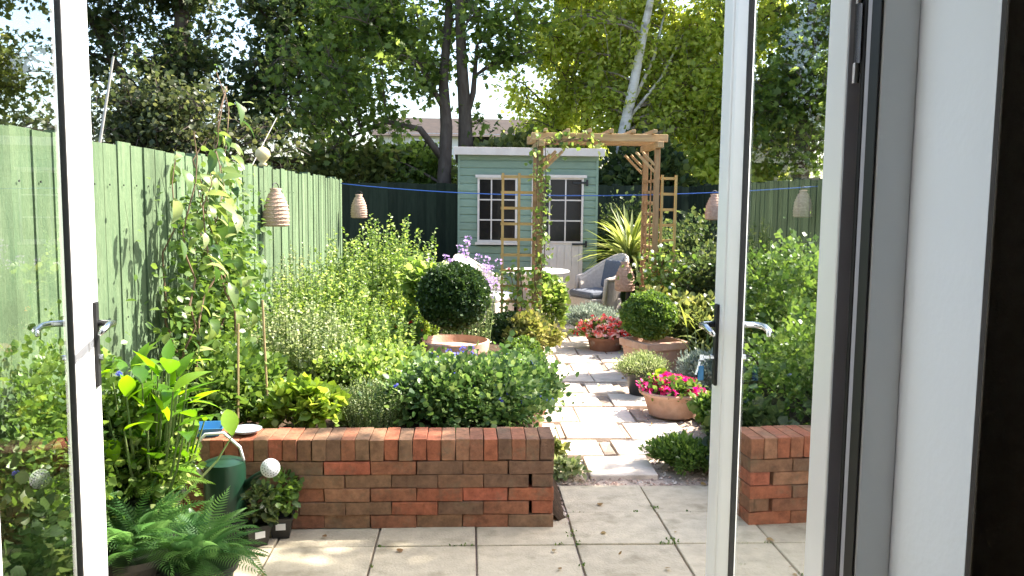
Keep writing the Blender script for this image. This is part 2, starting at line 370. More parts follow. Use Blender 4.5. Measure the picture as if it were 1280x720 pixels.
def ball(t, c, r, n, size, leaf, core=True, sq=1.0, name='foliage', core_mat=None, rough=.04):
    """clipped ball: dense shell of small leaves over twigs"""
    d = sph(n); lump = 1 + rough * np.sin(d[:, 0] * 9 + 1.3) * np.cos(d[:, 1] * 8) + rough * .8 * np.sin(d[:, 2] * 13 + d[:, 0] * 5)
    p = d * (r * (.84 + .17 * rng.random(n) ** .7) * lump * (1 + .10 * (rng.random(n) > .97)))[:, None] * np.array([1, 1, sq]) + np.array(c)
    dd = d + rng.normal(size=(n, 3)) * .65
    link(name, leaves_mesh(name, p, dd, size * (.6 + .8 * rng.random(n)), leaf, T2, .6, up=d * .6), t)
    if core:
        d = sph(n // 3); p = d * (r * .55 + r * .27 * rng.random(len(d)))[:, None] * np.array([1, 1, sq]) + np.array(c)
        link('inner_foliage', leaves_mesh('inner_foliage', p, sph(len(d)), size * 1.9, leaf, T2, .8), t)

def copy_tree(o, parent=None):
    c = o.copy(); col.objects.link(c)
    if parent is not None: c.parent = parent
    for ch in o.children: copy_tree(ch, c)
    return c

# ================================================================== SETTING
gr = MB().box(-400, 400, -60, 700, -.30, -.06)
tag(gr.build('ground', M['ground']), kind='structure')
# hardcore bed under slabs, gravel sheet with uneven surface
def sheet(name, x0, x1, y0, y1, z, m, nx, ny, amp, fz=None):
    mb = MB(); v = []; f = []
    for j in range(ny + 1):
        for i in range(nx + 1):
            x = x0 + (x1 - x0) * i / nx; y = y0 + (y1 - y0) * j / ny
            zz = (fz(x, y) if fz else z) + amp * random.uniform(-1, 1)
            v.append((x, y, zz))
    for j in range(ny):
        for i in range(nx):
            a = j * (nx + 1) + i; f.append((a, a + 1, a + nx + 2, a + nx + 1))
    mb.add(v, f); return mb.build(name, m, smooth=True)
tag(sheet('gravel', .30, 4.0, 4.58, 13.5, -.012, M['gravel'], 120, 250, .008), kind='structure')
tag(sheet('patio_base', -1.62, 4.0, 1.84, 4.58, -.02, M['gravel'], 120, 60, .004), kind='structure')
def bedz(x, y):
    e = min(1, max(0, (.52 - x) / .22)); n = min(1, max(0, (y - 4.0) / .1))
    fade = min(1, max(0, (9.5 - y) / 2.5))
    return -.05 + (.30 * fade + .07) * e * n
tag(sheet('flower_bed', -1.66, .62, 4.05, 13.5, 0, M['soil'], 60, 200, .015, bedz), kind='structure')
tag(sheet('border_soil', 1.62, 3.45, 4.9, 13.5, .01, M['soil'], 50, 150, .02), kind='structure')
# loose pebbles
pe = MB()
for i in range(2600):
    x = random.uniform(.44, 1.75); y = 4.6 + 6.2 * random.random() ** 1.6; r = random.uniform(.006, .014)
    if i % 5 == 0: x = random.uniform(.425, .495); y = random.uniform(4.0, 4.6)
    z = -.008
    v = [(x + r * math.cos(a) * random.uniform(.7, 1.2), y + r * math.sin(a) * random.uniform(.7, 1.2), z) for a in (0, 1.26, 2.5, 3.77, 5.0)]
    pe.add(v + [(x, y, z + r * .8)], [(k, (k + 1) % 5, 5) for k in range(5)])
M['pebble'] = multi('pebble', [(.50, .38, .31), (.38, .27, .21), (.58, .50, .43), (.30, .21, .17), (.50, .34, .27)], .85)
tag(pe.build('pebbles', M['pebble']), 'reddish buff pebbles scattered between the path slabs', 'gravel', kind='stuff')

# patio of separate slabs
patio = thing('patio', None, None, (0, 0, 0)); tag(patio, kind='structure')
XL = [-1.60, -1.308, -.857, -.406, .046, .498, .952, 1.404, 1.856, 2.308, 2.76, 3.2]; YL = [1.86, 2.16, 2.56, 2.96, 3.36, 3.762, 4.162, 4.575]
for j in range(len(YL) - 1):
    for i in range(len(XL) - 1):
        if j == len(YL) - 2 and XL[i] < .49: continue
        g = .0045; x0, x1, y0, y1 = XL[i] + g, XL[i + 1] - g, YL[j] + g, YL[j + 1] - g
        if j == len(YL) - 3 and XL[i] < .4: y1 = 4.04 if XL[i] < .0 else y1
        if j == len(YL) - 3 and XL[i] < -.0: y1 = 3.99
        o = MB().box(x0, x1, y0, y1, -.04, random.uniform(-.003, .003), .0015).build('slab', M['slab'], patio, bevel=.004)
# path
path = thing('garden_path', None, None, (0, 0, 0)); tag(path, kind='structure')
rows = [(4.70, 5.06, [(.70, 1.08)]), (5.10, 5.43, [(.47, .84), (.925, 1.33)]), (5.47, 5.86, [(.43, .60), (.65, 1.04), (1.08, 1.46)]),
        (5.90, 6.31, [(.43, .79), (.80, 1.19)]), (6.35, 6.76, [(.62, 1.02), (1.12, 1.5)]), (6.80, 7.16, [(.52, .95), (.99, 1.22)])]
y = 7.24
while y < 11.6:
    d = random.uniform(.34, .46); s = random.uniform(.50, .64) + (y - 7) * .06; r_ = []
    x = s
    while x < 1.35 + (y - 7) * .08:
        ww = random.choice([.28, .40, .45]); r_.append((x, x + ww)); x += ww + random.choice([.012, .02, .05])
    rows.append((y, y + d, r_)); y += d + random.choice([.015, .03, .06])
for y0, y1, xs in rows:
    for k, (x0, x1) in enumerate(xs):
        a = random.uniform(-.012, .012); mt = Matrix.Translation(((x0 + x1) / 2, (y0 + y1) / 2, 0)) @ Matrix.Rotation(a, 4, 'Z')
        hx, hy = (x1 - x0) / 2, (y1 - y0) / 2
        MB().box(-hx, hx, -hy, hy, -.03, random.uniform(.012, .02), .004, mt).build('slab', M['pslab'], path, bevel=.006)
        if k + 1 < len(xs) and xs[k + 1][0] - x1 > .03:
            MB().box(x1 + .008, xs[k + 1][0] - .008, y0 + .03, y1 - .04, -.03, .006, .006).build('sett', M['sett'], path, bevel=.004)
for x0, x1, y0, y1 in [(1.21, 1.29, 5.95, 6.28), (.55, .62, 5.12, 5.4), (1.20, 1.28, 6.82, 7.12), (.52, 1.28, 7.17, 7.235), (.45, .6, 6.4, 6.7)]:
    MB().box(x0, x1, y0, y1, -.03, .006, .006).build('sett', M['sett'], path, bevel=.004)

# ================================================================== HOUSE (the room the camera stands in)
house = thing('house', 'white plastered room and doorway framing the view, dark beyond the reveal', 'house', (0, 0, 0))
wl = MB(); wl.box(-4, -1.10, 1.436, 1.86, -.05, 2.8); wl.box(.886, 4, 1.436, 1.86, -.05, 2.8); wl.box(-1.10, .886, 1.436, 1.86, 2.57, 2.8)
wl.build('wall', M['plaster'], house)
bx = MB(); bx.box(-4, -3.9, -3, 1.436, 0, 2.7); bx.box(3.9, 4, -3, 1.436, 0, 2.7); bx.box(-4, 4, -3.1, -3, 0, 2.7)
bx.build('room_wall', M['plaster'], house)
MB().box(-4, 4, -3.1, 1.86, 2.701, 2.95).build('ceiling', M['plaster'], house)
MB().box(-4, 4, -3.1, 1.75, -.04, .10).build('room_floor', M['floor'], house)
# door frame with its rebates
fr = thing('door_frame', 'white plastic door frame fixed in the plastered reveal', 'door frame', (0, 0, 0))
for s, X in ((1, .807), (-1, -1.022)):
    def bb(a, b, y0, y1, m, nm):
        x0, x1 = sorted((X + s * a, X + s * b)); MB().box(x0, x1, y0, y1, .10, 2.51).build(nm, m, fr, bevel=.003)
    bb(.006, .079, 1.70, 1.74, M['upvc_frame'], 'jamb')
    bb(0, .0058, 1.702, 1.739, M['gasket'], 'gasket')
    bb(.012, .079, 1.7405, 1.86, M['upvc_frame'], 'jamb')
    bb(.004, .0119, 1.742, 1.752, M['gasket'], 'gasket'); bb(.006, .0117, 1.753, 1.774, M['greyseal'], 'seal')  # the wide grey strip paints the rebate's shade onto the white jamb
    bb(.004, .0118, 1.775, 1.79, M['gasket'], 'gasket')
    bb(.004, .0116, 1.80, 1.806, M['gasket'], 'gasket')
MB().box(-1.10, .886, 1.70, 1.858, 2.5105, 2.57).build('head', M['upvc_frame'], fr)
MB().box(-1.10, .886, 1.70, 1.858, .02, .0995).build('threshold', M['steel'], fr)
hg = MB().tube([(.806, 1.80, 1.80), (.806, 1.80, 2.0)], .009, 10); hg.box(.797, .807, 1.785, 1.81, 1.84, 1.96)
hg.build('hinge', M['steel'], fr)

def door_leaf(label, hinge, rz, s):
    """local: hinge at origin, leaf runs along +Y, inner face at x=0, thickness towards s*X"""
    t = thing('door', label, 'door', hinge, rz, 'double doors opened onto the patio')
    Wd = .93; z0, z1 = .11, 2.50; T = .07; st = .10; bd = .05
    def X(a, b): return sorted((s * a, s * b))
    def bev(y0, y1, z0_, z1_, nm, m=M['upvc']):
        x0, x1 = X(0, T); MB().box(x0, x1, y0, y1, z0_, z1_).build(nm, m, t, bevel=.006)
    bev(0, st, z0, z1, 'stile'); bev(Wd - st, Wd, z0, z1, 'stile')
    bev(st + .0005, Wd - st - .0005, z1 - st, z1 - .001, 'rail'); bev(st + .0005, Wd - st - .0005, z0 + .001, z0 + st + .04, 'rail')
    gz0, gz1 = z0 + st + .041, z1 - st - .001
    # sloped glazing beads, inner and outer
    for a, b in ((.006, .030), (T - .006, .046)):
        for (ya, yb) in ((st + .001, st + bd), (Wd - st - .001, Wd - st - bd)):
            mb = MB(); xa, xb = s * a, s * b; ym = ya + (yb - ya) * .35; xm = s * (a + (b - a) * .12); xg = s * .038
            prof = [(xa, ya), (xm, ym), (xb, yb), (xg, yb), (xg, ya)]
            v = [(px, py, z) for z in (gz0, gz1) for px, py in prof]; k = 5
            mb.add(v, [tuple(range(5)), tuple(range(9, 4, -1))] + [(i, (i + 1) % 5, (i + 1) % 5 + 5, i + 5) for i in range(5)])
            mb.build('bead', M['upvc'], t)
        for (za, zb) in ((gz0, gz0 + bd), (gz1 - bd, gz1)):
            x0, x1 = sorted((s * (a + b) / 2, s * .038)); MB().box(x0, x1, st + bd, Wd - st - bd, za, zb).build('bead', M['upvc'], t)
    for yy in (st + bd + .002, Wd - st - bd - .010):
        x0, x1 = X(.030, .046); MB().box(x0, x1, yy, yy + .008, gz0 + bd, gz1 - bd).build('gasket', M['gasket'], t)
    mg = MB(); xg = s * .038
    mg.add([(xg, st + bd - .004, gz0 + bd - .004), (xg, Wd - st - bd + .004, gz0 + bd - .004), (xg, Wd - st - bd + .004, gz1 - bd + .004), (xg, st + bd - .004, gz1 - bd + .004)], [(0, 1, 2, 3)])
    mg.build('pane', M['glass'], t)
    x0, x1 = X(.003, .067); MB().box(x0, x1, -.003, -.0005, z0 + .01, z1 - .01).build('edge_seal', M['greyseal'], t)  # grey sheet over the hinge edge, painted shade
    # handles both sides
    for side in (0, 1):
        xs = -s if side == 0 else s; xo = 0 if side == 0 else s * T
        x0, x1 = sorted((xo, xo + xs * .010))
        hp = MB().box(x0, x1, Wd - .066, Wd - .034, .97, 1.23).build('handle_plate', M['gasket' if side == 0 else 'steel'], t, bevel=.003)
        lv = MB(); yc = Wd - .05
        lv.tube([(xo, yc, 1.165), (xo + xs * .045, yc, 1.165), (xo + xs * .055, yc - .015, 1.165), (xo + xs * .057, yc - .07, 1.168), (xo + xs * .055, yc - .12, 1.160), (xo + xs * .048, yc - .135, 1.150)],
                [.010, .010, .011, .010, .009, .006], 10)
        lv.build('handle', M['steel'], t, smooth=True)
        cy = MB().tube([(xo + xs * .008, yc, 1.06), (xo + xs * .022, yc, 1.06)], .009, 10); cy.build('lock_cylinder', M['steel'], t)
    return t
dr = door_leaf('open glazed white door on the right, keys hanging in its lock', (.785, 1.80, 0), R(-.6), 1)
dl = door_leaf('open glazed white door on the left, its edge lit by the sun', (-1.005, 1.79, 0), R(8.2), -1)
kt = thing('key_bunch', 'steel keys with a blue fob hanging from the right door lock', 'keys', (.775, 2.68, 1.06)); kt.scale = (.8, .8, .8)
MB().box(-.03, 0, -.002, .002, -.006, .006).box(-.045, -.028, -.002, .002, -.012, .010).build('key', M['steel'], kt)
tr_ = MB().tube([(-.036 + .014 * math.cos(a), 0, -.02 + .014 * math.sin(a)) for a in np.linspace(0, 2 * PI, 14)], .0015, 6); tr_.build('key_ring', M['steel'], kt)
MB().box(-.050, -.026, -.004, .004, -.095, -.035).build('fob', M['blue'], kt, bevel=.004)
MB().box(-.040, -.032, -.002, .002, -.085, -.03, 0, Matrix.Rotation(.3, 4, 'Y')).build('key', M['steel'], kt)
# curtain
cu = MB(); v = []; n = 60
for i in range(n + 1):
    x = .868 + 1.5 * i / n; v.append((x, 1.385 + .028 * math.sin(i * .9), .12)); v.append((x, 1.385 + .028 * math.sin(i * .9), 2.55))
cu.add(v, [(2 * i, 2 * i + 2, 2 * i + 3, 2 * i + 1) for i in range(n)])
o = cu.build('curtain', M['curtain'], smooth=True); tag(o, 'dark brown curtain hanging beside the white door reveal', 'curtain')
sm = o.modifiers.new('solid', 'SOLIDIFY'); sm.thickness = .004

# ================================================================== FENCES
def closeboard(name, label, p0, p1, face, H, bw, m, capm=None):
    """boards from p0 to p1; face = unit normal towards the garden"""
    t = thing(name, label, 'fence', (p0[0], p0[1], 0)); d = Vector((p1[0] - p0[0], p1[1] - p0[1], 0)); Ln = d.length; d.normalize(); f = Vector((*face, 0))
    n = int(Ln / bw)
    base = MB()
    v = []
    for i in range(n):
        a = d * (i * bw); b = d * (i * bw + bw + .012)
        h = H + random.uniform(-.012, .012); th0, th1 = .009, .003
        lo = -.1
        q = [a, b, b + f * th1, a + f * th0] if True else None
        j = random.uniform(-.004, .004)
        vv = [tuple(p + f * (j) + Vector((0, 0, z))) for z in (lo, h) for p in q]
        MB().add(vv, [(3, 2, 1, 0), (4, 5, 6, 7), (0, 1, 5, 4), (1, 2, 6, 5), (2, 3, 7, 6), (3, 0, 4, 7)]).build('board', m, t)
    if name == 'fence' and face[0] > 0:
        nh = MB()
        for i in range(min(n, 40)):
            for z in (.38, .98, H - .19):
                c = d * (i * bw + bw * .25) + f * .0135; nh.box(c.x - .001, c.x + .002, c.y - .004, c.y + .004, z - .004, z + .004)
        nh.build('nail_heads', M['black'], t)['kind'] = 'stuff'
    for z in (.35, .95, H - .22):
        mb = MB(); a = -f * .045; vv = []
        for zz in (z, z + .07):
            vv += [tuple(Vector((0, 0, zz)) + a), tuple(d * Ln + Vector((0, 0, zz)) + a), tuple(d * Ln - f * .006 + Vector((0, 0, zz))), tuple(-f * .006 + Vector((0, 0, zz)))]
        mb.add(vv, [(3, 2, 1, 0), (4, 5, 6, 7), (0, 1, 5, 4), (1, 2, 6, 5), (2, 3, 7, 6), (3, 0, 4, 7)]); mb.build('rail', m, t)
    k = 0
    while k * 1.83 < Ln:
        c = d * (k * 1.83 + .05) - f * .10; MB().box(c.x - .045, c.x + .045, c.y - .045, c.y + .045, -.1, H + .03).build('post', m, t); k += 1
    return t
closeboard('fence', 'sunlit pale green close boarded fence along the left side', (-1.62, 1.9), (-1.62, 11.25), (1, 0), 1.79, .158, M['fence'])
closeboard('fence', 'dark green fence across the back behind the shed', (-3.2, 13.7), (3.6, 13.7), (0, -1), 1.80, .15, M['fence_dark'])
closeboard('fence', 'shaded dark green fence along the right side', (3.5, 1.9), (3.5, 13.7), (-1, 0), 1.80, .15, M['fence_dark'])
for x, yy in ((-1.62, 11.3),):
    pass
# a sage finial ball on a fence post
ff = thing('post_finial', 'pale yellow ball finial standing above the left fence', 'finial', (-1.66, 7.15, 1.80))
MB().lathe([(.03, 0), (.035, .02), (.02, .035), (.045, .06), (.062, .09), (.055, .125), (.03, .15), (.001, .16)], 18).build('ball', M['pad'], ff, smooth=True)
ff.children[0].data.materials[0] = mat('cream_finial', (.62, .52, .28), (.5, .42, .2), .7)

# ================================================================== BRICK WALL (dry laid, two wythes, soldier coping)
bm = [MB().box(-.1065, .1065, -.0505, .0505, 0, .0625, .0025).mesh('brick', M['brick']) for _ in range(6)]
bh = [MB().box(-.0505, .0505, -.1065, .1065, 0, .0625, .0025).mesh('brick', M['brick']) for _ in range(3)]
cb = [MB().box(-.0322, .0322, -.1075, .1075, 0, .1025, .002).mesh('brick', M['brick']) for _ in range(6)]
def brick_wall(label, loc, rz, Ln, d):
    # local: end at x=0, runs along d*X, front face at y=0
    t = thing('brick_wall', label, 'wall', loc, rz)
    for c in range(5):
        z = c * .0652; x = 0
        if c % 2 == 1: link('brick', random.choice(bh), t, .003, (d * .0525, .1075, z), random.uniform(-.01, .01)); x = .118
        while x < Ln - .1:
            for w_ in (0, 1): link('brick', random.choice(bm), t, .003, (d * (x + .1075), .0515 + w_ * .108 + random.uniform(-.004, .004), z), random.uniform(-.008, .008))
            x += .2165
    x = 0
    while x < Ln:
        link('brick', random.choice(cb), t, .003, (d * (x + .0335), .106 + random.uniform(-.004, .004), .3275 + random.uniform(-.002, .002)), random.uniform(-.015, .015)); x += .0668
brick_wall('low dry laid red and brown brick wall left of the path', (.414, 3.975, 0), 0, 1.98, -1)
brick_wall('low brick wall seen through the glass of the right door', (1.36, 3.97, 0), R(5), 2.0, 1)

# ================================================================== SHED
sh = thing('shed', 'sage green timber shed with pinkish white door and fascia', 'shed', (.82, 12.0, 0))
SX0, SX1 = -.95, .97; SZ = 2.19
WX0, WX1, WZ0, WZ1 = -.69, -.14, .97, 1.86; DX0, DX1, DZ1 = .06, .78, 1.87
def shiplap(x0, x1, z0, z1):
    if x1 - x0 < .01: return
    v = [(x0, 0, z0), (x1, 0, z0), (x1, .02, z0), (x0, .02, z0), (x0, .012, z1), (x1, .012, z1), (x1, .02, z1), (x0, .02, z1), (x0, -.002, z0 + .018), (x1, -.002, z0 + .018)]
    v = [(x0, .014, z0), (x0, 0, z0 + .010), (x0, 0, z1 - .014), (x0, .012, z1), (x0, .03, z1), (x0, .03, z0)] + [(x1, .014, z0), (x1, 0, z0 + .010), (x1, 0, z1 - .014), (x1, .012, z1), (x1, .03, z1), (x1, .03, z0)]
    MB().add(v, [(0, 1, 2, 3, 4, 5), (11, 10, 9, 8, 7, 6)] + [(i, i + 6, (i + 1) % 6 + 6, (i + 1) % 6) for i in range(6)]).build('board', M['shed'], sh)
z = .06; bh_ = .107
while z < SZ - .02:
    z1 = min(z + bh_, SZ); segs = [(SX0, SX1)]
    def cut(segs, a, b):
        r = []
        for p, q in segs:
            if b <= p or a >= q: r.append((p, q)); continue
            if a > p: r.append((p, a))
            if b < q: r.append((b, q))
        return r
    if z1 > WZ0 + .01 and z < WZ1 - .01: segs = cut(segs, WX0, WX1)
    if z < DZ1 - .01: segs = cut(segs, DX0, DX1)
    for a, b in segs: shiplap(a, b, z, z1)
    z = z1
side = MB(); side.box(SX0 + .002, SX0 + .03, .031, 1.25, .05, SZ - .02); side.box(SX1 - .03, SX1 - .002, .031, 1.25, .05, SZ - .02); side.box(SX0 + .03, SX1 - .03, 1.22, 1.25, .05, SZ - .12)
side.build('side_wall', M['shed'], sh)
for xx in (SX0 - .012, SX1 - .02): MB().box(xx, xx + .034, -.008, -.0005, .05, SZ).build('corner_trim', M['shed'], sh)
rf = MB(); v = []
rf.add([(SX0 - .06, -.10, SZ + .045), (SX1 + .07, -.10, SZ + .045), (SX1 + .07, 1.33, SZ - .08), (SX0 - .06, 1.33, SZ - .08), (SX0 - .06, -.10, SZ + .065), (SX1 + .07, -.10, SZ + .065), (SX1 + .07, 1.33, SZ - .06), (SX0 - .06, 1.33, SZ - .06)],
       [(3, 2, 1, 0), (4, 5, 6, 7), (0, 1, 5, 4), (1, 2, 6, 5), (2, 3, 7, 6), (3, 0, 4, 7)]); rf.build('roof', M['shedroof'], sh)
MB().box(SX0 - .07, SX1 + .08, -.122, -.102, SZ - .03, SZ + .075).build('fascia', M['shedtrim'], sh, bevel=.003)
MB().box(SX0 + .02, SX1 - .02, -.10, .03, SZ - .002, SZ + .03).build('soffit', M['shedtrim'], sh)
def glazed(nm, x0, x1, z0, z1, cols, rws, par, yf=-.022):
    fr_ = MB(); b = .028
    f = MB().box(x0, x0 + b, yf, .02, z0, z1); f.box(x1 - b, x1, yf, .02, z0, z1); f.box(x0 + b, x1 - b, yf + .001, .02, z1 - b, z1); f.box(x0 + b, x1 - b, yf + .001, .02, z0, z0 + b)
    fo = f.build(nm, M['shedtrim'], par)
    iw = (x1 - x0 - 2 * b) / cols; ih = (z1 - z0 - 2 * b) / rws
    for i in range(1, cols): xx = x0 + b + iw * i; MB().box(xx - .009, xx + .009, yf + .003, .005, z0 + b, z1 - b).build('glazing_bar', M['shedtrim'], fo)
    for j in range(1, rws): zz = z0 + b + ih * j; MB().box(x0 + b, x1 - b, yf + .005, .005, zz - .009, zz + .009).build('glazing_bar', M['shedtrim'], fo)
    for i in range(cols):
        for j in range(rws):
            xx = x0 + b + iw * i; zz = z0 + b + ih * j
            MB().box(xx + .004, xx + iw - .004, -.003, 0, zz + .004, zz + ih - .004).build('pane', M['pane'], fo)
    return fo
glazed('window', WX0, WX1, WZ0, WZ1, 3, 3, sh)
MB().box(WX0 - .03, WX1 + .03, -.045, -.0225, WZ1 - .005, WZ1 + .035).build('window_head', M['shedtrim'], sh)
MB().box(WX0 - .03, WX1 + .03, -.06, -.0225, WZ0 - .035, WZ0 - .001).build('window_sill', M['shedtrim'], sh)
dp = MB().box(DX0, DX1, -.012, .02, .08, .96).build('door', M['shedtrim'], sh)
dx = (DX1 - DX0 - .1) / 6
for i in range(6): MB().box(DX0 + .05 + i * dx + .003, DX0 + .05 + (i + 1) * dx - .003, -.020, -.0125, .10, .92).build('door_board', M['shedtrim'], dp)
MB().box(DX0, DX0 + .05, -.024, -.0125, .08, .96).box(DX1 - .05, DX1, -.024, -.0125, .08, .96).build('door_stile', M['shedtrim'], dp)
glazed('door_light', DX0, DX1 - .0, .9605, DZ1, 3, 3, sh, -.024).scale = (1, 1, 1)
MB().box(DX0 - .04, DX1 + .04, -.05, -.0245, DZ1 - .004, DZ1 + .035).build('door_head', M['shedtrim'], sh)
for zz in (1.80, .95, .22): MB().box(DX1 - .15, DX1 + .06, -.031, -.0245, zz - .014, zz + .014).box(DX1 + .03, DX1 + .06, -.034, -.0245, zz - .045, zz + .045).build('hinge', M['black'], sh)

# ================================================================== ARCH
ar = thing('garden_arch', 'rustic timber arch over the path before the shed', 'arch', (0, 0, 0))
AZ = 2.10; AY0, AY1 = 9.0, 9.6; AXL, AXR = .745, 1.965; P = .028
for xx in (AXL, AXR):
    for yy in (AY0, AY1): MB().box(xx - P, xx + P, yy - P, yy + P, -.02, AZ, .002).build('post', M['pine'], ar, bevel=.004)
for xx in (AXL, AXR):
    s = xx
    for z in np.arange(.22, 1.85, .118): MB().box(s - .011, s + .011, AY0 + P, AY1 - P, z, z + .032, .001).build('rung', M['pine'], ar)
    for yy in (AY0 + .2, AY0 + .40): MB().box(s - .024, s - .012, yy - .010, yy + .010, .1, 1.95).build('lath', M['pine'], ar)
    MB().box(s - .03, s + .03, AY0 - .16, AY1 + .16, AZ + .001, AZ + .065).build('side_beam', M['pinetop'], ar, bevel=.005)
for yy in (AY0 - .02, AY1 + .02): MB().box(AXL - .10, AXR + .10, yy - .022, yy + .022, AZ - .035, AZ + .045, .003).build('cross_beam', M['pinetop'], ar, bevel=.005).location.z = .10
for k in range(3):
    yy = AY0 + .13 + k * .17; MB().box(AXL - .08, AXR + .08, yy - .02, yy + .02, AZ + .066, AZ + .10, .003).build('rafter', M['pinetop'], ar, bevel=.004)
for k in range(6):
    xx = AXL + .04 + k * .225; MB().box(xx - .018, xx + .018, AY0 - .14, AY1 + .14, AZ + .1465, AZ + .185, .004).build('rafter', M['pinetop'], ar, bevel=.004)
for yy in (AY0 - .02, AY1 + .02):
    for s, xx in ((1, AXL), (-1, AXR)):
        for k in range(2):
            q = .13 + .07 * k; a_ = Vector((xx + s * P, yy, AZ - .04 - q)); b_ = Vector((xx + s * (P + q), yy, AZ - .04))
            MB().tube([a_, b_], .016, 4).build('brace', M['pinetop'], ar)
def wing(label, x0, x1, rails):
    t = thing('trellis_panel', label, 'trellis', ((x0 + x1) / 2, 9.0, 0), 0, 'honey coloured trellis wings of the arch'); c = (x0 + x1) / 2
    for r in rails: MB().box(r - c - .013, r - c + .013, -.013, .008, -.02, 1.83).build('rail', M['yellow'], t)
    for z in np.arange(.15, 1.80, .163): MB().box(x0 - c, x1 - c, .0085, .025, z, z + .028).build('rung', M['yellow'], t)
    return t
wing('honey coloured trellis panel on the left of the arch', .34, .70, [.36, .53])
wing('narrow honey coloured trellis panel on the right of the arch', 2.008, 2.185, [2.025, 2.17])

# ================================================================== ROPE, WIRES, LANTERNS
rp = MB(); pts = []
A = Vector((-1.6, 11.05, 1.735)); B = Vector((3.48, 8.5, 1.72))
for i in range(31):
    f = i / 30; p = A.lerp(B, f); p.z -= .12 * 4 * f * (1 - f); pts.append(p)
rp.tube(pts, .0055, 6); tag(rp.build('washing_line', M['bluerope'], smooth=True), 'blue rope line strung from fence to fence across the garden', 'rope')
def lantern(label, top, rz=0, s=1.0):
    t = thing('raffia_lantern', label, 'lantern', (top[0], top[1], top[2]), rz, 'raffia lanterns hung round the garden')
    MB().lathe([(.088 * s, -.30 * s), (.100 * s, -.285 * s), (.103 * s, -.22 * s), (.092 * s, -.13 * s), (.06 * s, -.05 * s), (.038 * s, -.02 * s), (.05 * s, 0), (.03 * s, .004)], 22).build('body', M['raffia'], t, smooth=True)
    for k in range(9):
        z = -.285 + k * .03; r = np.interp(z, [-.30, -.285, -.22, -.13, -.05, -.02], [.088, .1, .103, .092, .06, .038])
        MB().tube([((r + .002) * s * math.cos(a), (r + .002) * s * math.sin(a), (z + .002 * math.sin(5 * a)) * s) for a in np.linspace(0, 2 * PI, 20)], .0045 * s, 4).build('hoop', M['raffia'], t)
    MB().tube([(.045 * s * math.cos(a), 0, .045 * s * math.sin(a)) for a in np.linspace(0, PI, 9)], .004, 5).build('loop', M['black'], t)
    return t
lantern('raffia lantern hanging before the dark fence left of the shed', (-1.37, 11.0, 1.60), 0, .98)
lantern('raffia lantern hanging from the blue line beside the right door', (2.60, 9.06, 1.635), .4, .9)
lantern('raffia lantern hanging at the right fence end of the blue line', (3.36, 8.56, 1.68), .2, .9)
lantern('raffia lantern standing low beside the arch and grey chair', (1.72, 9.35, .89), .8, 1.05)
lantern('pinkish raffia lantern fixed against the sunlit left fence', (-1.50, 6.87, 1.62), 1.2, .98)
wt = MB(); wt.tube([(-2.0, 8, 1.75), (-2.05, 9.5, 2.4)], .004, 5); o = wt.build('guy_wire', M['wire']); tag(o, 'pale slanting wire behind the middle of the left fence', 'wire')
wt = MB().tube([(-3.72, 9, 2.0), (-3.58, 9.1, 2.95)], [.016, .012], 8); tag(wt.build('leaning_pole', M['wire']), 'pale leaning pole behind the fence next to the left door', 'pole')

# ================================================================== FURNITURE
def chair(label, loc, rz, cush, cushm):
    """wicker tub armchair, faces local -Y"""
    t = thing('wicker_armchair', label, 'chair', loc, rz, 'wicker armchairs at the garden table')
    # wrap-round back/arm shell
    n = 28; v = []; f = []
    for i in range(n + 1):
        a = -.30 + (PI + .60) * i / n        # 0=right arm ... PI = left arm going round the back (+Y)
        ca, sa = math.cos(a), math.sin(a); back = max(0, sa) ** 1.3
        top = .60 + .27 * back; rr = .29 + .0 * back; bot = .06
        for z, k in ((bot, .86), (.38, .96), (top - .05, 1.04), (top, 1.10)):
            v.append((rr * k * ca, (.27 * k * sa) + (.10 * back if z > .5 else 0), z))
    for i in range(n):
        for k in range(3): f.append((4 * i + k, 4 * i + 4 + k, 4 * i + 5 + k, 4 * i + 1 + k))
    o = MB().add(v, f).build('shell', M['wicker'], t, smooth=True); s = o.modifiers.new('s', 'SOLIDIFY'); s.thickness = .022
    rim = [v[4 * i + 3] for i in range(n + 1)]
    rim = [(rim[0][0], rim[0][1] - .03, .30)] + rim + [(rim[-1][0], rim[-1][1] - .03, .30)]
    MB().tube(rim, .026, 8).build('arm_rail', M['wicker'], t, smooth=True)
    st = MB()
    for i in range(n * 2):
        a = -.25 + (PI + .5) * i / (n * 2 - 1); ca, sa = math.cos(a), math.sin(a); back = max(0, sa) ** 1.3
        st.tube([(.262 * ca, .245 * sa, .07), (.292 * ca, .272 * sa, .38), (.318 * ca, .297 * sa + .1 * back, .57 + .25 * back)], .006, 4, False)
    st.build('weave', M['wicker'], t)
    MB().box(-.25, .25, -.26, .20, .06, .36).build('seat_base', M['wicker'], t, bevel=.02)
    MB().box(-.24, .24, -.27, .20, .362, .45).build('seat_cushion', cushm, t, bevel=.035)
    mb = MB(); mt = Matrix.Translation((0, .255, .64)) @ Matrix.Rotation(-.22, 4, 'X'); mb.box(-.20, .20, -.035, .035, -.19, .17, 0, mt); mb.build('back_cushion', cushm, t, bevel=.045)
    for x_ in (-.2, .2):
        for y_ in (-.21, .17): MB().tube([(x_, y_, 0), (x_, y_, .07)], .022, 8).build('leg', M['wicker'], t)
    return t
chair('grey wicker armchair with navy cushion right of the table', (1.62, 10.7, 0), R(-62), 1, M['cushion'])
chair('wicker armchair with white cushion behind the clipped ball', (.22, 10.3, 0), R(60), 1, M['pad'])
tb = thing('garden_table', 'small white topped table between the two wicker armchairs', 'table', (.86, 10.7, 0))
MB().lathe([(.02, .66), (.40, .66), (.41, .675), (.40, .69), (.001, .692)], 32).build('table_top', M['tabletop'], tb)
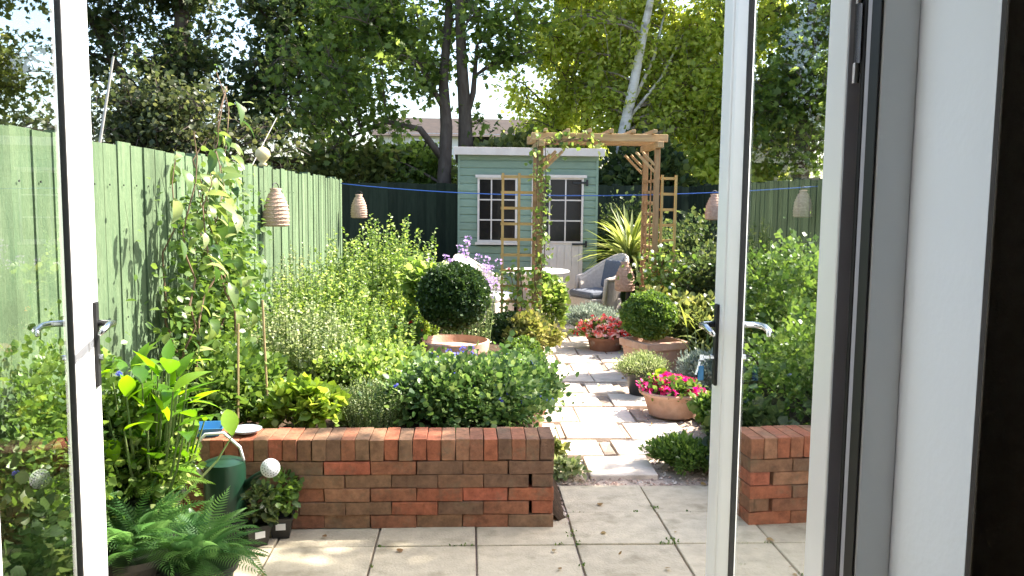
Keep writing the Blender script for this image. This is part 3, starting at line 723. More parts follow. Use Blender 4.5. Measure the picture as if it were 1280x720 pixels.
MB().lathe([(.28, .03), (.24, .2), (.20, .40), (.26, .655)], 20).build('wicker_base', M['wicker'], tb, smooth=True)

# ================================================================== POTS
def pot_round(t, prof, m, name='pot', n=32):
    o = MB().lathe(prof, n).build(name, m, t, smooth=True); b = o.modifiers.new('e', 'EDGE_SPLIT'); b.split_angle = R(40); return o
def soil_disc(t, r, z): MB().lathe([(r, z), (r * .5, z + .008), (.001, z + .012)], 20).build('soil', M['soil'], t)

# terracotta bowl with deep pink begonias
t = thing('flower_bowl', 'wide shallow terracotta bowl of deep pink begonias', 'flower pot', (1.50, 6.12, 0)); t.scale = (1.1, 1.1, 1.15)
pot_round(t, [(.13, 0), (.155, .01), (.185, .10), (.198, .135), (.222, .145), (.226, .16), (.215, .168), (.195, .155), (.18, .12), (.001, .12)], M['terra_pale'])
soil_disc(t, .185, .135)
p, d, cc = clumps((0, 0, .15), (.18, .17, .085), 30, 900, .3, .3, -.1); link('foliage', leaves_mesh('foliage', p, d + rng.normal(size=d.shape) * .5, .035, L['mid'], T4, .6), t)
def bloom(t, c, r, K, n, size, m, nm='flowers'):
    p, d, cc = clumps(c, r, K, n, .16, .6, 0.0); link(nm, leaves_mesh(nm, p, d + rng.normal(size=d.shape) * .5, size, m, T4, .7), t)['kind'] = 'stuff'
bloom(t, (0, -.01, .165), (.19, .18, .08), 36, 1100, .026, L['pink']); bloom(t, (-.06, .03, .19), (.12, .09, .08), 10, 160, .04, L['lime'])
# black pot with grey green herb
t = thing('potted_herb', 'black plastic pot of grey green feathery herb by the path', 'potted plant', (1.40, 6.75, 0)); t.scale = (.92, .92, .82)
pot_round(t, [(.10, 0), (.105, .01), (.135, .20), (.150, .205), (.152, .235), (.14, .238), (.13, .20), (.001, .20)], M['plastic'])
p, d, cc = clumps((0, 0, .28), (.19, .18, .11), 60, 8000, .3, .2, -.3); link('foliage', leaves_mesh('foliage', p, d * .6 + rng.normal(size=d.shape) * .45 + np.array([0, 0, .8]), .028, L['sage'], T2, .16), t)
# square pot with box ball
t = thing('potted_box_ball', 'clipped box bush in a square weathered terracotta pot', 'potted plant', (1.66, 7.52, 0), R(22)); t.scale = (1.05, 1.05, 1.06)
mb = MB(); s0, s1 = .165, .205
v = [(sx * a, sy * a, z) for a, z in ((s0, 0), (s1 - .012, .25), (s1 + .008, .252), (s1 + .01, .315), (s1 - .025, .318), (s1 - .04, .26)) for sx, sy in ((-1, -1), (1, -1), (1, 1), (-1, 1))]
f = [(3, 2, 1, 0), (20, 21, 22, 23)] + [(4 * i + k, 4 * i + (k + 1) % 4, 4 * i + 4 + (k + 1) % 4, 4 * i + 4 + k) for i in range(5) for k in range(4)]
mb.add(v, f).build('pot', M['terra_pale'], t, bevel=.006)
ball(t, (-.06, 0, .52), .225, 9000, .019, L['boxl'], sq=.86)
# low terracotta trough with impatiens
t = thing('flower_trough', 'round terracotta pan of coral, white and red busy lizzies', 'flower pot', (1.44, 8.85, 0))
pot_round(t, [(.15, 0), (.16, .01), (.185, .12), (.20, .125), (.20, .15), (.185, .15), (.17, .12), (.001, .12)], M['terra'])
p, d, cc = clumps((-.02, 0, .19), (.24, .22, .11), 40, 1500, .3, .3, -.1); link('foliage', leaves_mesh('foliage', p, d + rng.normal(size=d.shape) * .5, .04, L['fresh'], T4, .55), t)
bloom(t, (-.02, -.02, .20), (.25, .23, .13), 40, 800, .036, L['coral']); bloom(t, (-.02, -.02, .20), (.26, .24, .12), 14, 200, .036, L['red'])
# big clipped ball on brick coloured pot in the left bed
t = thing('topiary_ball', 'large dark clipped box ball in a terracotta pot amid the border', 'topiary', (-.10, 6.3, .25))
pot_round(t, [(.17, 0), (.18, .01), (.235, .19), (.26, .20), (.265, .27), (.25, .275), (.23, .22), (.001, .22)], M['terra_pale'])
ball(t, (0, 0, .595), .258, 17000, .019, L['box'], sq=.9, rough=.03)
# low box balls
def boxball(label, c, r, leaf, n=6000, gz=0):
    t = thing('box_ball', label, 'shrub', (c[0], c[1], gz), 0, 'small rounded shrubs left of the path'); ball(t, (0, 0, r * .92), r, n, .02, leaf, rough=.08)
    MB().tube([(0, 0, -.02), (.01, 0, r * .5)], [.018, .012], 6).build('stem', M['twig'], t)
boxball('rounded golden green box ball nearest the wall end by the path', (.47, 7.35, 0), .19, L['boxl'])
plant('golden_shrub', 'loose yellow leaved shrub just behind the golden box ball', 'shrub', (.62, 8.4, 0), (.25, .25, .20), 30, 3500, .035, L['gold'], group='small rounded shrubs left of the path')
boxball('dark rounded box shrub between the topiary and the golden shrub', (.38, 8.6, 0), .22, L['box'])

# nursery pots with labels
def nursery(label, c, rz, leaf):
    t = thing('nursery_pot', label, 'potted plant', c, rz, 'small black nursery pots')
    mb = MB(); s0, s1 = .038, .052; v = [(sx * a, sy * a, z) for a, z in ((s0, 0), (s1, .085), (s1 + .004, .086), (s1 + .004, .098), (s1 - .004, .098), (s1 - .006, .07)) for sx, sy in ((-1, -1), (1, -1), (1, 1), (-1, 1))]
    mb.add(v, f).build('pot', M['plastic'], t)
    MB().box(-.02, .024, -.0555, -.0535, .045, .075).build('label', M['label'], t)
    p, d, cc = clumps((0, 0, .17), (.085, .085, .10), 16, 300, .3, .3, -.5); link('foliage', leaves_mesh('foliage', p, d + rng.normal(size=d.shape) * .5, .032, leaf, T4, .5), t)
nursery('small black nursery pot nearest the camera beside the fern', (-.94, 3.80, 0), .5, L['dark']); nursery('small black nursery pot against the brick wall with white label', (-.85, 3.90, 0), .1, L['mid'])

# ================================================================== WATERING CAN
t = thing('watering_can', 'dark green watering can with pale hoop handle and white rose', 'watering can', (-1.08, 3.82, 0.0), R(0))
prof = [(.085, .12), (.09, .125), (.092, .34), (.088, .375), (.05, .39), (.001, .392)]
pot_round(t, prof, M['cangreen'], 'body')
MB().lathe([(.075, 0), (.09, .02), (.10, .112), (.085, .119), (.001, .1195)], 20).build('stand', M['plastic'], t)
MB().tube([(-.085, 0, .30), (-.135, 0, .36), (-.135, 0, .44), (-.08, 0, .50), (.0, 0, .505), (.07, 0, .44), (.085, 0, .38)], .007, 8).build('handle', M['canwhite'], t, smooth=True)
MB().tube([(.085, 0, .26), (.15, -.03, .32), (.215, -.08, .365)], [.022, .014, .011], 8).build('spout', M['cangreen'], t, smooth=True)
ro = MB().lathe([(.012, -.03), (.040, 0), (.042, .006), (.001, .010)], 20); o = ro.build('rose', M['canwhite'], t, smooth=True); o.location = (.225, -.10, .375); o.rotation_euler = (R(62), R(22), 0)
hm = MB()
for rr, nn in ((.012, 6), (.024, 12), (.034, 18)):
    for k in range(nn): a = 2 * PI * k / nn; hm.box(rr * math.cos(a) - .0016, rr * math.cos(a) + .0016, rr * math.sin(a) - .0016, rr * math.sin(a) + .0016, .0075 - rr * .02, .0105 - rr * .05)
ho = hm.build('rose_holes', M['gasket'], o); ho['kind'] = 'stuff'
# tray and dish on the wall
t = thing('plant_tray', 'blue plastic tray lying on the coping at the wall left end', 'tray', (-1.26, 4.08, .432), R(8))
mb = MB(); v = [(sx * a, sy * b, z) for a, b, z in ((.09, .06, 0), (.11, .075, .04), (.104, .07, .04), (.085, .055, .006)) for sx, sy in ((-1, -1), (1, -1), (1, 1), (-1, 1))]
mb.add(v, [(3, 2, 1, 0), (12, 13, 14, 15)] + [(4 * i + k, 4 * i + (k + 1) % 4, 4 * i + 4 + (k + 1) % 4, 4 * i + 4 + k) for i in range(3) for k in range(4)]).build('tray', M['blue'], t)
t = MB().lathe([(.05, 0), (.075, .012), (.095, .028), (.09, .03), (.07, .014), (.001, .006)], 28).build('glass_dish', M['dish'], smooth=True, loc=(-1.05, 4.08, .434)); t.scale = (.8, .8, .8); tag(t, 'pale scalloped glass dish lying on the brick coping', 'dish')

# ================================================================== PLANTS: part-leaf builders
def leaf_strip(L_, w, bend, n=6, fold=.12, mat_=None, name='leaf', taper=(.15, .7, 1, .95, .7, .35, .0), tipdrop=1.0):
    v = []; f = []
    a = 0; y = z = 0; seg = L_ / n
    for i in range(n + 1):
        wd = w / 2 * np.interp(i / n, np.linspace(0, 1, len(taper)), taper); nz = fold * wd * 2
        v += [(-wd, y, z + nz), (0, y, z), (wd, y, z + nz)]
        ang = -bend * (i / n) ** tipdrop; y += seg * math.cos(ang); z += seg * math.sin(ang)
    for i in range(n):
        f += [(3 * i, 3 * i + 1, 3 * i + 4, 3 * i + 3), (3 * i + 1, 3 * i + 2, 3 * i + 5, 3 * i + 4)]
    return MB().add(v, f).mesh(name, mat_, True)
def place(name, me, par, loc, yaw, pitch, roll=0, s=1):
    o = bpy.data.objects.new(name, me); col.objects.link(o); o.parent = par
    o.matrix_basis = Matrix.Translation(loc) @ Matrix.Rotation(yaw, 4, 'Z') @ Matrix.Rotation(pitch, 4, 'X') @ Matrix.Rotation(roll, 4, 'Y') @ Matrix.Scale(s, 4)
    return o
# cordyline behind the arch
t = thing('cordyline', 'spiky green and cream cordyline to the right of the shed', 'plant', (2.14, 11.3, 0))
MB().tube([(0, 0, 0), (.02, 0, .5), (0, 0, .85)], [.06, .05, .045], 10).build('trunk', M['barkd'], t)
bl = [leaf_strip(.74, .05, b, 7, .15, L['blade'], 'blade', (.6, .9, 1, .95, .8, .5, 0), 1.6) for b in (.3, .8, 1.3)]
for i in range(150):
    pi_ = R(random.uniform(-18, 86)); place('blade', random.choice(bl), t, (0, 0, .80 + random.uniform(-.06, .08)), random.uniform(0, 2 * PI), pi_, random.uniform(-.3, .3), random.uniform(.75, 1.1))
# large-leaved plant bottom left beside the door
def bigleaf(name, label, base, zc, n, sz, leafm, pots=True, spread=(.2, .2), wd=.30, bends=(.3, .8, 1.2), pit=(20, 80), group=None):
    t = thing(name, label, 'plant', base, 0, group)
    ls = [leaf_strip(1, wd, b, 6, .12, leafm, 'leaf') for b in bends]; mb = MB()
    for i in range(n):
        yaw = random.uniform(0, 2 * PI); h = zc * random.uniform(.3, 1); p = (random.gauss(0, spread[0] * .4), random.gauss(0, spread[1] * .4), h)
        mb.tube([(p[0] * .3, p[1] * .3, 0), (p[0] * .8, p[1] * .8, h * .6), p], [.007, .005, .003], 5, False)
        place('leaf', random.choice(ls), t, p, yaw, R(random.uniform(*pit)), random.uniform(-.4, .4), sz * random.uniform(.65, 1.15))
    mb.build('stems', M['stem'], t); return t
bigleaf('broad_leaf_plant', 'tall bright green broad leaved plant next to the left door', (-1.27, 3.42, .30), .60, 150, .15, L['bigleaf'], spread=(.26, .26), wd=.44, pit=(-10, 80))
# ferns
def frond_mesh(Lf, m, n=24, bend=1.0):
    v = []; f = []; y = z = 0; a = 0; seg = Lf / n
    for i in range(n + 1):
        t_ = i / n; ang = -bend * t_ ** 1.3; wl_ = Lf * .17 * math.sin(PI * min(1, (t_ * .9 + .12))) ** .8
        if i > 0:
            for s in (-1, 1):
                k = len(v); tw = seg * .27
                v += [(0, y - tw, z), (0, y + tw, z), (s * wl_ * .55, y + seg * .6 + tw * .9, z - .01 * Lf), (s * wl_, y + seg * 1.3, z - .05 * Lf), (s * wl_ * .5, y + seg * .5 - tw, z - .01 * Lf)]
                f += [(k, k + 1, k + 2, k + 4), (k + 4, k + 2, k + 3)]
        y += seg * math.cos(ang); z += seg * math.sin(ang)
    return MB().add(v, f).mesh('frond', m)
def fern(label, base, n, Lf, m, pit=(25, 75), yaws=(0, 2 * PI), group='ferns by the left door', pot=None):
    t = thing('fern', label, 'fern', base, 0, group); ms = [frond_mesh(1, m, 24, b) for b in (.7, 1.1, 1.5)]
    for i in range(n): place('frond', random.choice(ms), t, (random.gauss(0, .03), random.gauss(0, .03), .02), random.uniform(*yaws), R(random.uniform(*pit)), random.uniform(-.3, .3), Lf * random.uniform(.7, 1.1))
    if pot: pot_round(t, pot, M['plastic'])
    return t
fpot = FP = [(.09, -.22), (.10, -.21), (.135, -.03), (.15, -.025), (.15, .0), (.13, .0), (.001, -.02)]
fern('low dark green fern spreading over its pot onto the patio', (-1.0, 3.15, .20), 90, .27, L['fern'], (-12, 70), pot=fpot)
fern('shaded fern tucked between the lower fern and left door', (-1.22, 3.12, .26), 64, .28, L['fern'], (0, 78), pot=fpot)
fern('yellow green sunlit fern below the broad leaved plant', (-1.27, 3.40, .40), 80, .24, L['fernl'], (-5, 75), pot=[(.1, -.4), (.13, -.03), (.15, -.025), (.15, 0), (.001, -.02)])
plant('leafy_shrub', 'small leaved sunny shrub between fern and broad leaved plant', 'shrub', (-1.30, 3.45, 0), (.20, .20, .22), 50, 5000, .03, L['fresh'], h=.50, tpl=T4)
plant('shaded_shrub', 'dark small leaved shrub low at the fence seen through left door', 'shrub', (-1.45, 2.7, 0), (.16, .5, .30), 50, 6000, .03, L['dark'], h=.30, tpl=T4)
plant('speckled_shrub', 'mixed small leaved shrub by the fence behind the left door glass', 'shrub', (-1.46, 3.15, 0), (.15, .42, .42), 60, 6500, .022, L['mid'], h=.56, tpl=T4, flowers=[(L['blue'], 12, .03, .5)])
# climber on the left fence
t = thing('climbing_hydrangea', 'large leaved climber rising up and over the left fence', 'climbing plant', (-1.48, 4.78, 0))
ls = [leaf_strip(1, .46, b, 5, .12, L['climb'], 'leaf', (.15, .8, 1, .8, .45, .0)) for b in (.5, 1.0, 1.7)]
mb = MB(); spots = []
for k in range(9):
    y0 = random.uniform(-.3, .3); pts = [Vector((random.uniform(-.03, .05), y0, .3))]; top = random.uniform(1.55, 2.25)
    while pts[-1].z < top:
        q = pts[-1]; zf = q.z
        pts.append(Vector((max(-.09 if zf < 1.8 else -.2, min(.16, q.x + random.gauss(0, .03))), q.y + random.gauss(.012, .06), zf + .12)))
    mb.tube(pts, [.008 * (1 - .7 * i / len(pts)) for i in range(len(pts))], 5, False); spots += pts[1:] * (2 if k < 5 else 1)
mb.build('stems', M['twig'], t)
for i in range(290):
    q = random.choice(spots) if random.random() < .75 else Vector((.05, random.gauss(.1, .3), random.uniform(.9, 1.8)))
    place('leaf', random.choice(ls), t, (q.x + random.uniform(-.02, .12), q.y + random.gauss(0, .07), q.z + random.gauss(0, .05)), -PI / 2 + random.gauss(0, 1.1), R(random.uniform(-80, 30)), random.uniform(-.6, .6), random.uniform(.06, .15))
p = np.array([[random.gauss(.03, .05), random.gauss(.35, .42), random.uniform(.35, 1.0) + .75 * random.random() ** 2.5] for _ in range(4600)])
link('small_foliage', leaves_mesh('small_foliage', p, np.array([[1, 0, -.2]]) + rng.normal(size=p.shape) * .7, .036 * (.5 + rng.random(len(p))), L['mid'], T4, .5), t)['kind'] = 'stuff'

# ---- bed plants, left border
BZ = .29
upright('privet_like_shrub', 'tall pale green leafy shrub filling the middle of the border', 'shrub', (-.74, 7.6, .2), .55, .45, 1.32, 140, 60, .058, L['fresh'], width=.34, tpl=T4, lean=.16)
upright('leafy_perennial', 'tall fresh green perennial in front of the fence lantern', 'plant', (-1.05, 6.4, BZ), .42, .45, .86, 120, 54, .052, L['fresh'], width=.32, tpl=T4)
upright('leafy_perennial', 'feathery pale green perennial at the foot of the climber', 'plant', (-1.08, 5.5, BZ), .38, .40, .66, 150, 54, .04, L['sage'], width=.42)
upright('leafy_perennial', 'dense mid green stems between the climber and the topiary', 'plant', (-.68, 6.0, BZ), .36, .38, .62, 110, 54, .046, L['fresh'], width=.34, tpl=T4)
upright('leafy_perennial', 'pale yellow green stems left of the topiary ball', 'plant', (-.46, 6.7, BZ), .26, .3, .62, 90, 50, .04, L['lime'], width=.3, tpl=T4, flowers=(L['orange'], .05, .03))
plant('golden_leaf_plant', 'bright yellow green broad leaved clump just behind the brick coping', 'plant', (-.86, 4.52, BZ), (.19, .14, .11), 40, 1500, .045, L['lime'], tpl=T4, width=.5, h=.15)
upright('lavender', 'pale straw green lavender behind the coping beside the golden clump', 'plant', (-.52, 4.68, BZ - .02), .20, .16, .33, 260, 22, .026, L['sage'], width=.16, lean=.35)
plant('geranium', 'dark green geranium mound with blue flowers behind the wall', 'plant', (-.04, 4.80, BZ - .06), (.37, .28, .20), 90, 13000, .027, L['geran'], tpl=T4, width=.5, h=.19, spread=.36, shell=.2, flowers=[(L['blue'], 46, .034, .2)])
plant('geranium', 'green geranium mound with blue flowers near the wall right end', 'plant', (.29, 5.25, BZ - .14), (.24, .30, .20), 70, 8000, .027, L['geran'], tpl=T4, width=.5, h=.22, spread=.36, shell=.2, flowers=[(L['blue'], 40, .034, .2)])
plant('groundcover', 'low green leaves filling the bed left of the topiary pot', 'plant', (-.62, 5.4, BZ - .03), (.42, .36, .16), 70, 9000, .026, L['fresh'], h=.18, spread=.36, shell=.2, tpl=T4)
plant('groundcover', 'low shaded leaves along the coping at the wall left end', 'plant', (-1.3, 4.75, BZ - .03), (.22, .40, .26), 50, 4200, .034, L['mid'], h=.24, tpl=T4)
plant('potted_trailing_plant', 'dark leafy plant in a brown pot by the path edge', 'plant', (.42, 5.75, 0), (.14, .16, .12), 24, 1200, .04, L['mid'], tpl=T4, h=.26)
pot_round(thing('terracotta_pot', 'brown pot at the path edge behind the wall end', 'pot', (.42, 5.75, 0)), [(.09, 0), (.12, .15), (.135, .155), (.135, .18), (.001, .16)], M['terra'])
upright('verbena', 'tall lilac flowered verbena standing behind the topiary ball', 'plant', (.0, 7.3, .2), .24, .2, 1.08, 60, 12, .04, L['sage'], width=.2, flowers=(L['lilac'], .75, .036), lean=.14)
upright('campanula', 'low violet blue flowers at the foot of the topiary pot', 'plant', (-.05, 5.7, BZ - .02), .24, .12, .30, 50, 12, .035, L['mid'], width=.4, flowers=(L['blue'], .4, .025))
plant('dahlia', 'green plant with two red blooms against the topiary left side', 'plant', (-.42, 6.12, BZ - .02), (.10, .12, .16), 14, 420, .04, L['mid'], h=.33, tpl=T4, flowers=[(L['red'], 5, .07, .3)])
plant('marigold', 'orange flowered plant above and left of the topiary ball', 'plant', (-.33, 6.95, BZ), (.16, .12, .2), 20, 900, .05, L['fresh'], h=.52, tpl=T4, flowers=[(L['orange'], 6, .04, .5)])
upright('leafy_perennial', 'green stems crowding behind the wicker chair with white cushion', 'plant', (-.35, 9.2, .1), .5, .4, .78, 60, 34, .055, L['mid'], width=.34, tpl=T4)
upright('leafy_perennial', 'tall green stems at the far end of the left fence', 'plant', (-1.15, 9.6, .1), .4, .8, 1.05, 70, 36, .055, L['fresh'], width=.34, tpl=T4)
upright('fence_shrub', 'sunlit small leaved shrub against the middle of the left fence', 'shrub', (-1.42, 7.2, BZ), .16, .8, .95, 60, 34, .04, L['sage'], width=.4, tpl=T4, lean=.05)
# canes in the bed
for lab, cx, cy, h in (('bamboo cane standing in the bed behind the blue tray', -1.18, 4.42, .62), ('taller bamboo cane standing next to the golden clump', -1.06, 4.6, .72)):
    o = MB().tube([(0, 0, -.05), (random.uniform(-.03, .03), 0, h)], .006, 6).build('bamboo_cane', M['cane'], loc=(cx, cy, BZ)); tag(o, lab, 'cane', 'bamboo canes in the border')
# climber on the left arch post
def vine(name, label, x, y, z1, n, leafm, sp=.06, size=.06, fl=None, z0=.2, extra=None):
    t = thing(name, label, 'climbing plant', (x, y, 0)); mb = MB(); P_ = []
    for k in range(4):
        pts = [Vector((random.uniform(-.03, .03), random.uniform(-.06, -.02), 0))]
        while pts[-1].z < z1: q = pts[-1]; pts.append(Vector((max(-sp, min(sp, q.x + random.gauss(0, .03))), q.y * .9 - .005 + random.gauss(0, .008), q.z + .09)))
        if extra: pts += [pts[-1] + Vector(e) * (i + 1) / 6 + Vector((0, 0, random.gauss(0, .02))) for i, e in enumerate([extra] * 6)]
        mb.tube(pts, .005, 5, False); P_ += pts
    mb.build('stems', M['twig'], t)
    P_ = [q for q in P_ if q.z > z0]; idx = rng.integers(0, len(P_), n); p = np.array([tuple(P_[i]) for i in idx]) + rng.normal(size=(n, 3)) * np.array([sp * .8, .05, .05])
    link('foliage', leaves_mesh('foliage', p, np.array([[0, -.6, -.3]]) + rng.normal(size=p.shape), size * (.6 + .7 * rng.random(n)), leafm, T4, .5), t)
    if fl:
        i2 = rng.integers(0, n, fl[1]); q = p[i2] + np.array([0, -.03, 0]); fme = flower_mesh(fl[0])
        for q_ in q: o = link('flower', fme, t); o.matrix_basis = Matrix.Translation(tuple(q_)) @ Vector((random.gauss(0, .4), -1, .5)).to_track_quat('Z', 'Y').to_matrix().to_4x4() @ Matrix.Scale(fl[2] * 1.1, 4)
    return t
vine('clematis', 'clematis climbing the left post and running along the arch top', 0.745, 8.94, 2.15, 400, L['fresh'], .05, .052, extra=(.55, .05, .03))
vine('rose', 'climbing rose on the left trellis panel of the arch', .50, 8.93, .8, 220, L['fresh'], .14, .055, (L['coral'], 8, .03))
vine('rose', 'white flowered climbing rose at the foot of the right arch post', 2.0, 8.9, .95, 620, L['fresh'], .17, .06, (L['white'], 26, .035), .3)
plant('arch_shrub', 'sunny green shrub inside the arch right of the left post', 'shrub', (.92, 9.45, 0), (.16, .2, .33), 24, 1200, .05, L['fresh'], tpl=T4, h=.36)
plant('orange_leaf_shrub', 'orange tinted leafy plant before the right trellis', 'plant', (1.88, 8.6, 0), (.22, .2, .25), 30, 1500, .05, L['gold'], tpl=T4, h=.38)
# right border
plant('silver_mound', 'large silver grey lavender mound at the far end of the path', 'plant', (1.38, 10.0, 0), (.36, .25, .15), 60, 11000, .03, L['silver'], width=.16, h=.16, up_bias=1.0)
plant('silver_mound', 'silver curry plant between the pink bowl and the door', 'plant', (1.95, 6.75, 0), (.24, .24, .17), 50, 8000, .03, L['silver'], width=.18, h=.18, up_bias=1.0)
plant('lady_mantle', 'low ferny green clump at the patio corner beside the door', 'plant', (1.28, 4.86, 0), (.19, .17, .09), 60, 7000, .028, L['mid'], width=.25, h=.07, up_bias=.6)
plant('lady_mantle', 'small pale green tuft in the gravel at the wall end', 'plant', (.56, 4.72, 0), (.085, .10, .05), 20, 420, .03, L['sage'], width=.4, h=.04, tpl=T4)
plant('lady_mantle', 'reddish tipped seedling in the gravel beside the first path slab', 'plant', (.53, 5.05, 0), (.06, .07, .07), 12, 200, .03, L['olive'], width=.4, h=.06, tpl=T4)
plant('dark_perennial', 'dark leafy plant between the pink bowl and the door edge', 'plant', (1.72, 5.45, 0), (.17, .26, .15), 40, 2200, .05, L['mid'], tpl=T4, h=.16)
plant('dark_perennial', 'dark green plant at the right door edge beyond the patio', 'plant', (1.60, 4.75, 0), (.18, .24, .2), 36, 1700, .05, L['dark'], tpl=T4, h=.2)
plant('yellow_sedge_shrub', 'olive green bush right of the square potted box ball', 'shrub', (2.15, 7.9, 0), (.3, .35, .34), 46, 3800, .045, L['olive'], tpl=T4, h=.35)
bigleaf('hart_tongue', 'plant with long yellow striped leaves near the right door', (2.08, 7.35, 0), .48, 26, .26, L['blade'], spread=(.25, .2), wd=.14)
plant('low_gold_plant', 'small yellow green plant at the foot of the grey chair', 'plant', (1.72, 10.05, 0), (.22, .12, .10), 18, 900, .035, L['lime'], tpl=T4, h=.1)
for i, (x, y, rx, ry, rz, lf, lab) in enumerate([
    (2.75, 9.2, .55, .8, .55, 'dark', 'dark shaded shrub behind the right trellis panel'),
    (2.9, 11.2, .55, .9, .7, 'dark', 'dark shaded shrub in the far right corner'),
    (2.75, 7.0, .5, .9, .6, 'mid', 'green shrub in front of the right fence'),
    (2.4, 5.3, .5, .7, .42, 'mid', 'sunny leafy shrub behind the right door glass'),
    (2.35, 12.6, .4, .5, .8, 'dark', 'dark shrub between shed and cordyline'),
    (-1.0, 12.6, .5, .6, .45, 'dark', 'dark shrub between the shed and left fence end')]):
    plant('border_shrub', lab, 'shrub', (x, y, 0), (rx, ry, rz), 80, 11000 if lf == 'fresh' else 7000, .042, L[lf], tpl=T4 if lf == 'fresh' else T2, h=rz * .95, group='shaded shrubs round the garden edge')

# fallen leaves and weeds in the joints
n_ = 170; p = np.stack([rng.uniform(-1.4, 2.2, n_), 3.0 + 7.5 * rng.random(n_) ** 1.5, np.full(n_, .008)], 1); k_ = (p[:, 0] > .55) | (p[:, 1] < 3.9); p = p[k_]; p[p[:, 1] > 4.6, 2] = .024
tag(link('fallen_leaves', leaves_mesh('fallen_leaves', p, np.concatenate([rng.normal(size=(len(p), 2)), np.full((len(p), 1), .05)], 1), .018 + .022 * rng.random(len(p)), leafmat('dead_leaf', [(.22, .12, .04), (.32, .22, .07), (.16, .10, .05)], .2), T4, .5, up=np.array([[0, 0, 1.0]]))), 'dry brown leaves scattered over the patio and path', 'fallen leaves', kind='stuff')
wp = []
for k in range(60):
    if k % 2: x, y = random.choice(XL[2:9]), random.uniform(3.3, 4.5)
    else: x, y = random.uniform(-.8, 2), random.choice(YL[4:7])
    for q in range(7): wp.append((x + random.gauss(0, .012), y + random.gauss(0, .006), -.004))
wp = np.array([q for q in wp if not (q[0] < .45 and q[1] > 3.95)])
tag(link('joint_weeds', leaves_mesh('joint_weeds', wp, rng.normal(size=wp.shape) * .5 + np.array([0, 0, .7]), .016, L['mid'], T2, .3)), 'tiny weeds and moss growing in the joints of the patio', 'weeds', kind='stuff')

# ================================================================== TREES
def tree(name, label, base, stems, crown, leafm, bark, nleaf, lsize, tpl=T2, width=.5, nb=14, droop=0.0, blen=2.0, clump=.34, group='trees behind the garden', trunk_n=10, up_bias=.1, per_twig=1, start=.3, seed=0):
    """stems: polylines [(x,y,z,r)...] in local metres; crown: list of ellipsoids (cx,cy,cz,rx,ry,rz) that pull branch tips"""
    random.seed(seed + 11)
    t = thing(name, label, 'tree', base, 0, group)
    mt = MB()
    for s in stems: mt.tube([p[:3] for p in s], [p[3] for p in s], trunk_n)
    mt.build('trunk', M[bark], t, smooth=True)
    br = MB(); tips = []
    allp = [Vector(p[:3]) for s in stems for p in s]; top = max(p.z for p in allp)
    segs = []
    for s in stems:
        for a, b in zip(s[:-1], s[1:]): segs.append((Vector(a[:3]), Vector(b[:3]), a[3], b[3]))
    vol = [c[3] * c[4] * c[5] for c in crown]
    for i in range(nb):
        c = random.choices(crown, vol)[0]; d = sph(1)[0]; q = random.random() ** .4
        tip = Vector((c[0] + d[0] * c[3] * q, c[1] + d[1] * c[4] * q, c[2] + d[2] * c[5] * q))
        best = None
        for a, b, ra, rb in segs:
            for f_ in (.0, .35, .7, 1.):
                p = a.lerp(b, f_)
                if p.z < top * start * .6: continue
                dd = (p - tip).length + (1.5 * max(0, p.z - tip.z + .2 * (p - tip).length))
                if best is None or dd < best[0]: best = (dd, p, ra + (rb - ra) * f_)
        p0, r0 = best[1], best[2]; r0 = min(r0 * .55, .012 + .012 * (p0 - tip).length * 1.2)
        v = tip - p0; ln = v.length
        m1 = p0 + v * .35 + Vector((random.gauss(0, .08), random.gauss(0, .08), .12)) * ln * .6; m2 = p0 + v * .7 + Vector((random.gauss(0, .06), random.gauss(0, .06), .10)) * ln * .6
        pts = [p0, m1, m2, tip]; br.tube(pts, [r0, r0 * .7, r0 * .45, .006], 5, False)
        for k in range(7):
            f_ = random.uniform(.4, 1.0); a_, b_ = (m1, m2) if f_ < .7 else (m2, tip); g = (f_ - .4) / .3 if f_ < .7 else (f_ - .7) / .3
            q0 = a_.lerp(b_, min(1, g)); dv = Vector(sph(1)[0]) * random.uniform(.25, .7) * min(blen, 1 + ln * .3) * .55
            dv.z -= droop * random.uniform(.4, 1.3); q1 = q0 + dv; qm = q0 + dv * .5 + Vector((0, 0, .08))
            br.tube([q0, qm, q1], [.010, .007, .003], 3, False)
            for ff in (.35, .6, .8, 1.0): tips.append((q0.lerp(q1, ff) + Vector((0, 0, .05 * (1 - ff))), dv))
    br.build('branches', M['birchtwig' if bark == 'birch' else bark], t)
    n = nleaf; idx = rng.integers(0, len(tips), n)
    tp = np.array([tuple(q[0]) for q in tips]); td = np.array([tuple(q[1]) for q in tips])
    # some twigs are bare, some heavy
    wt_ = rng.random(len(tips)) ** 1.5 + .04; idx = rng.choice(len(tips), n, p=wt_ / wt_.sum())
    p = tp[idx] + rng.normal(size=(n, 3)) * np.array([clump, clump, clump * .75]) * .42
    d = norm(td[idx]) * .4 + rng.normal(size=(n, 3)) * .7 + np.array([0, 0, up_bias - droop * .6])
    link('crown', leaves_mesh('crown', p, d, lsize * (.6 + .7 * rng.random(n)), leafm, tpl, width), t)
    random.seed(seed + 99); return t
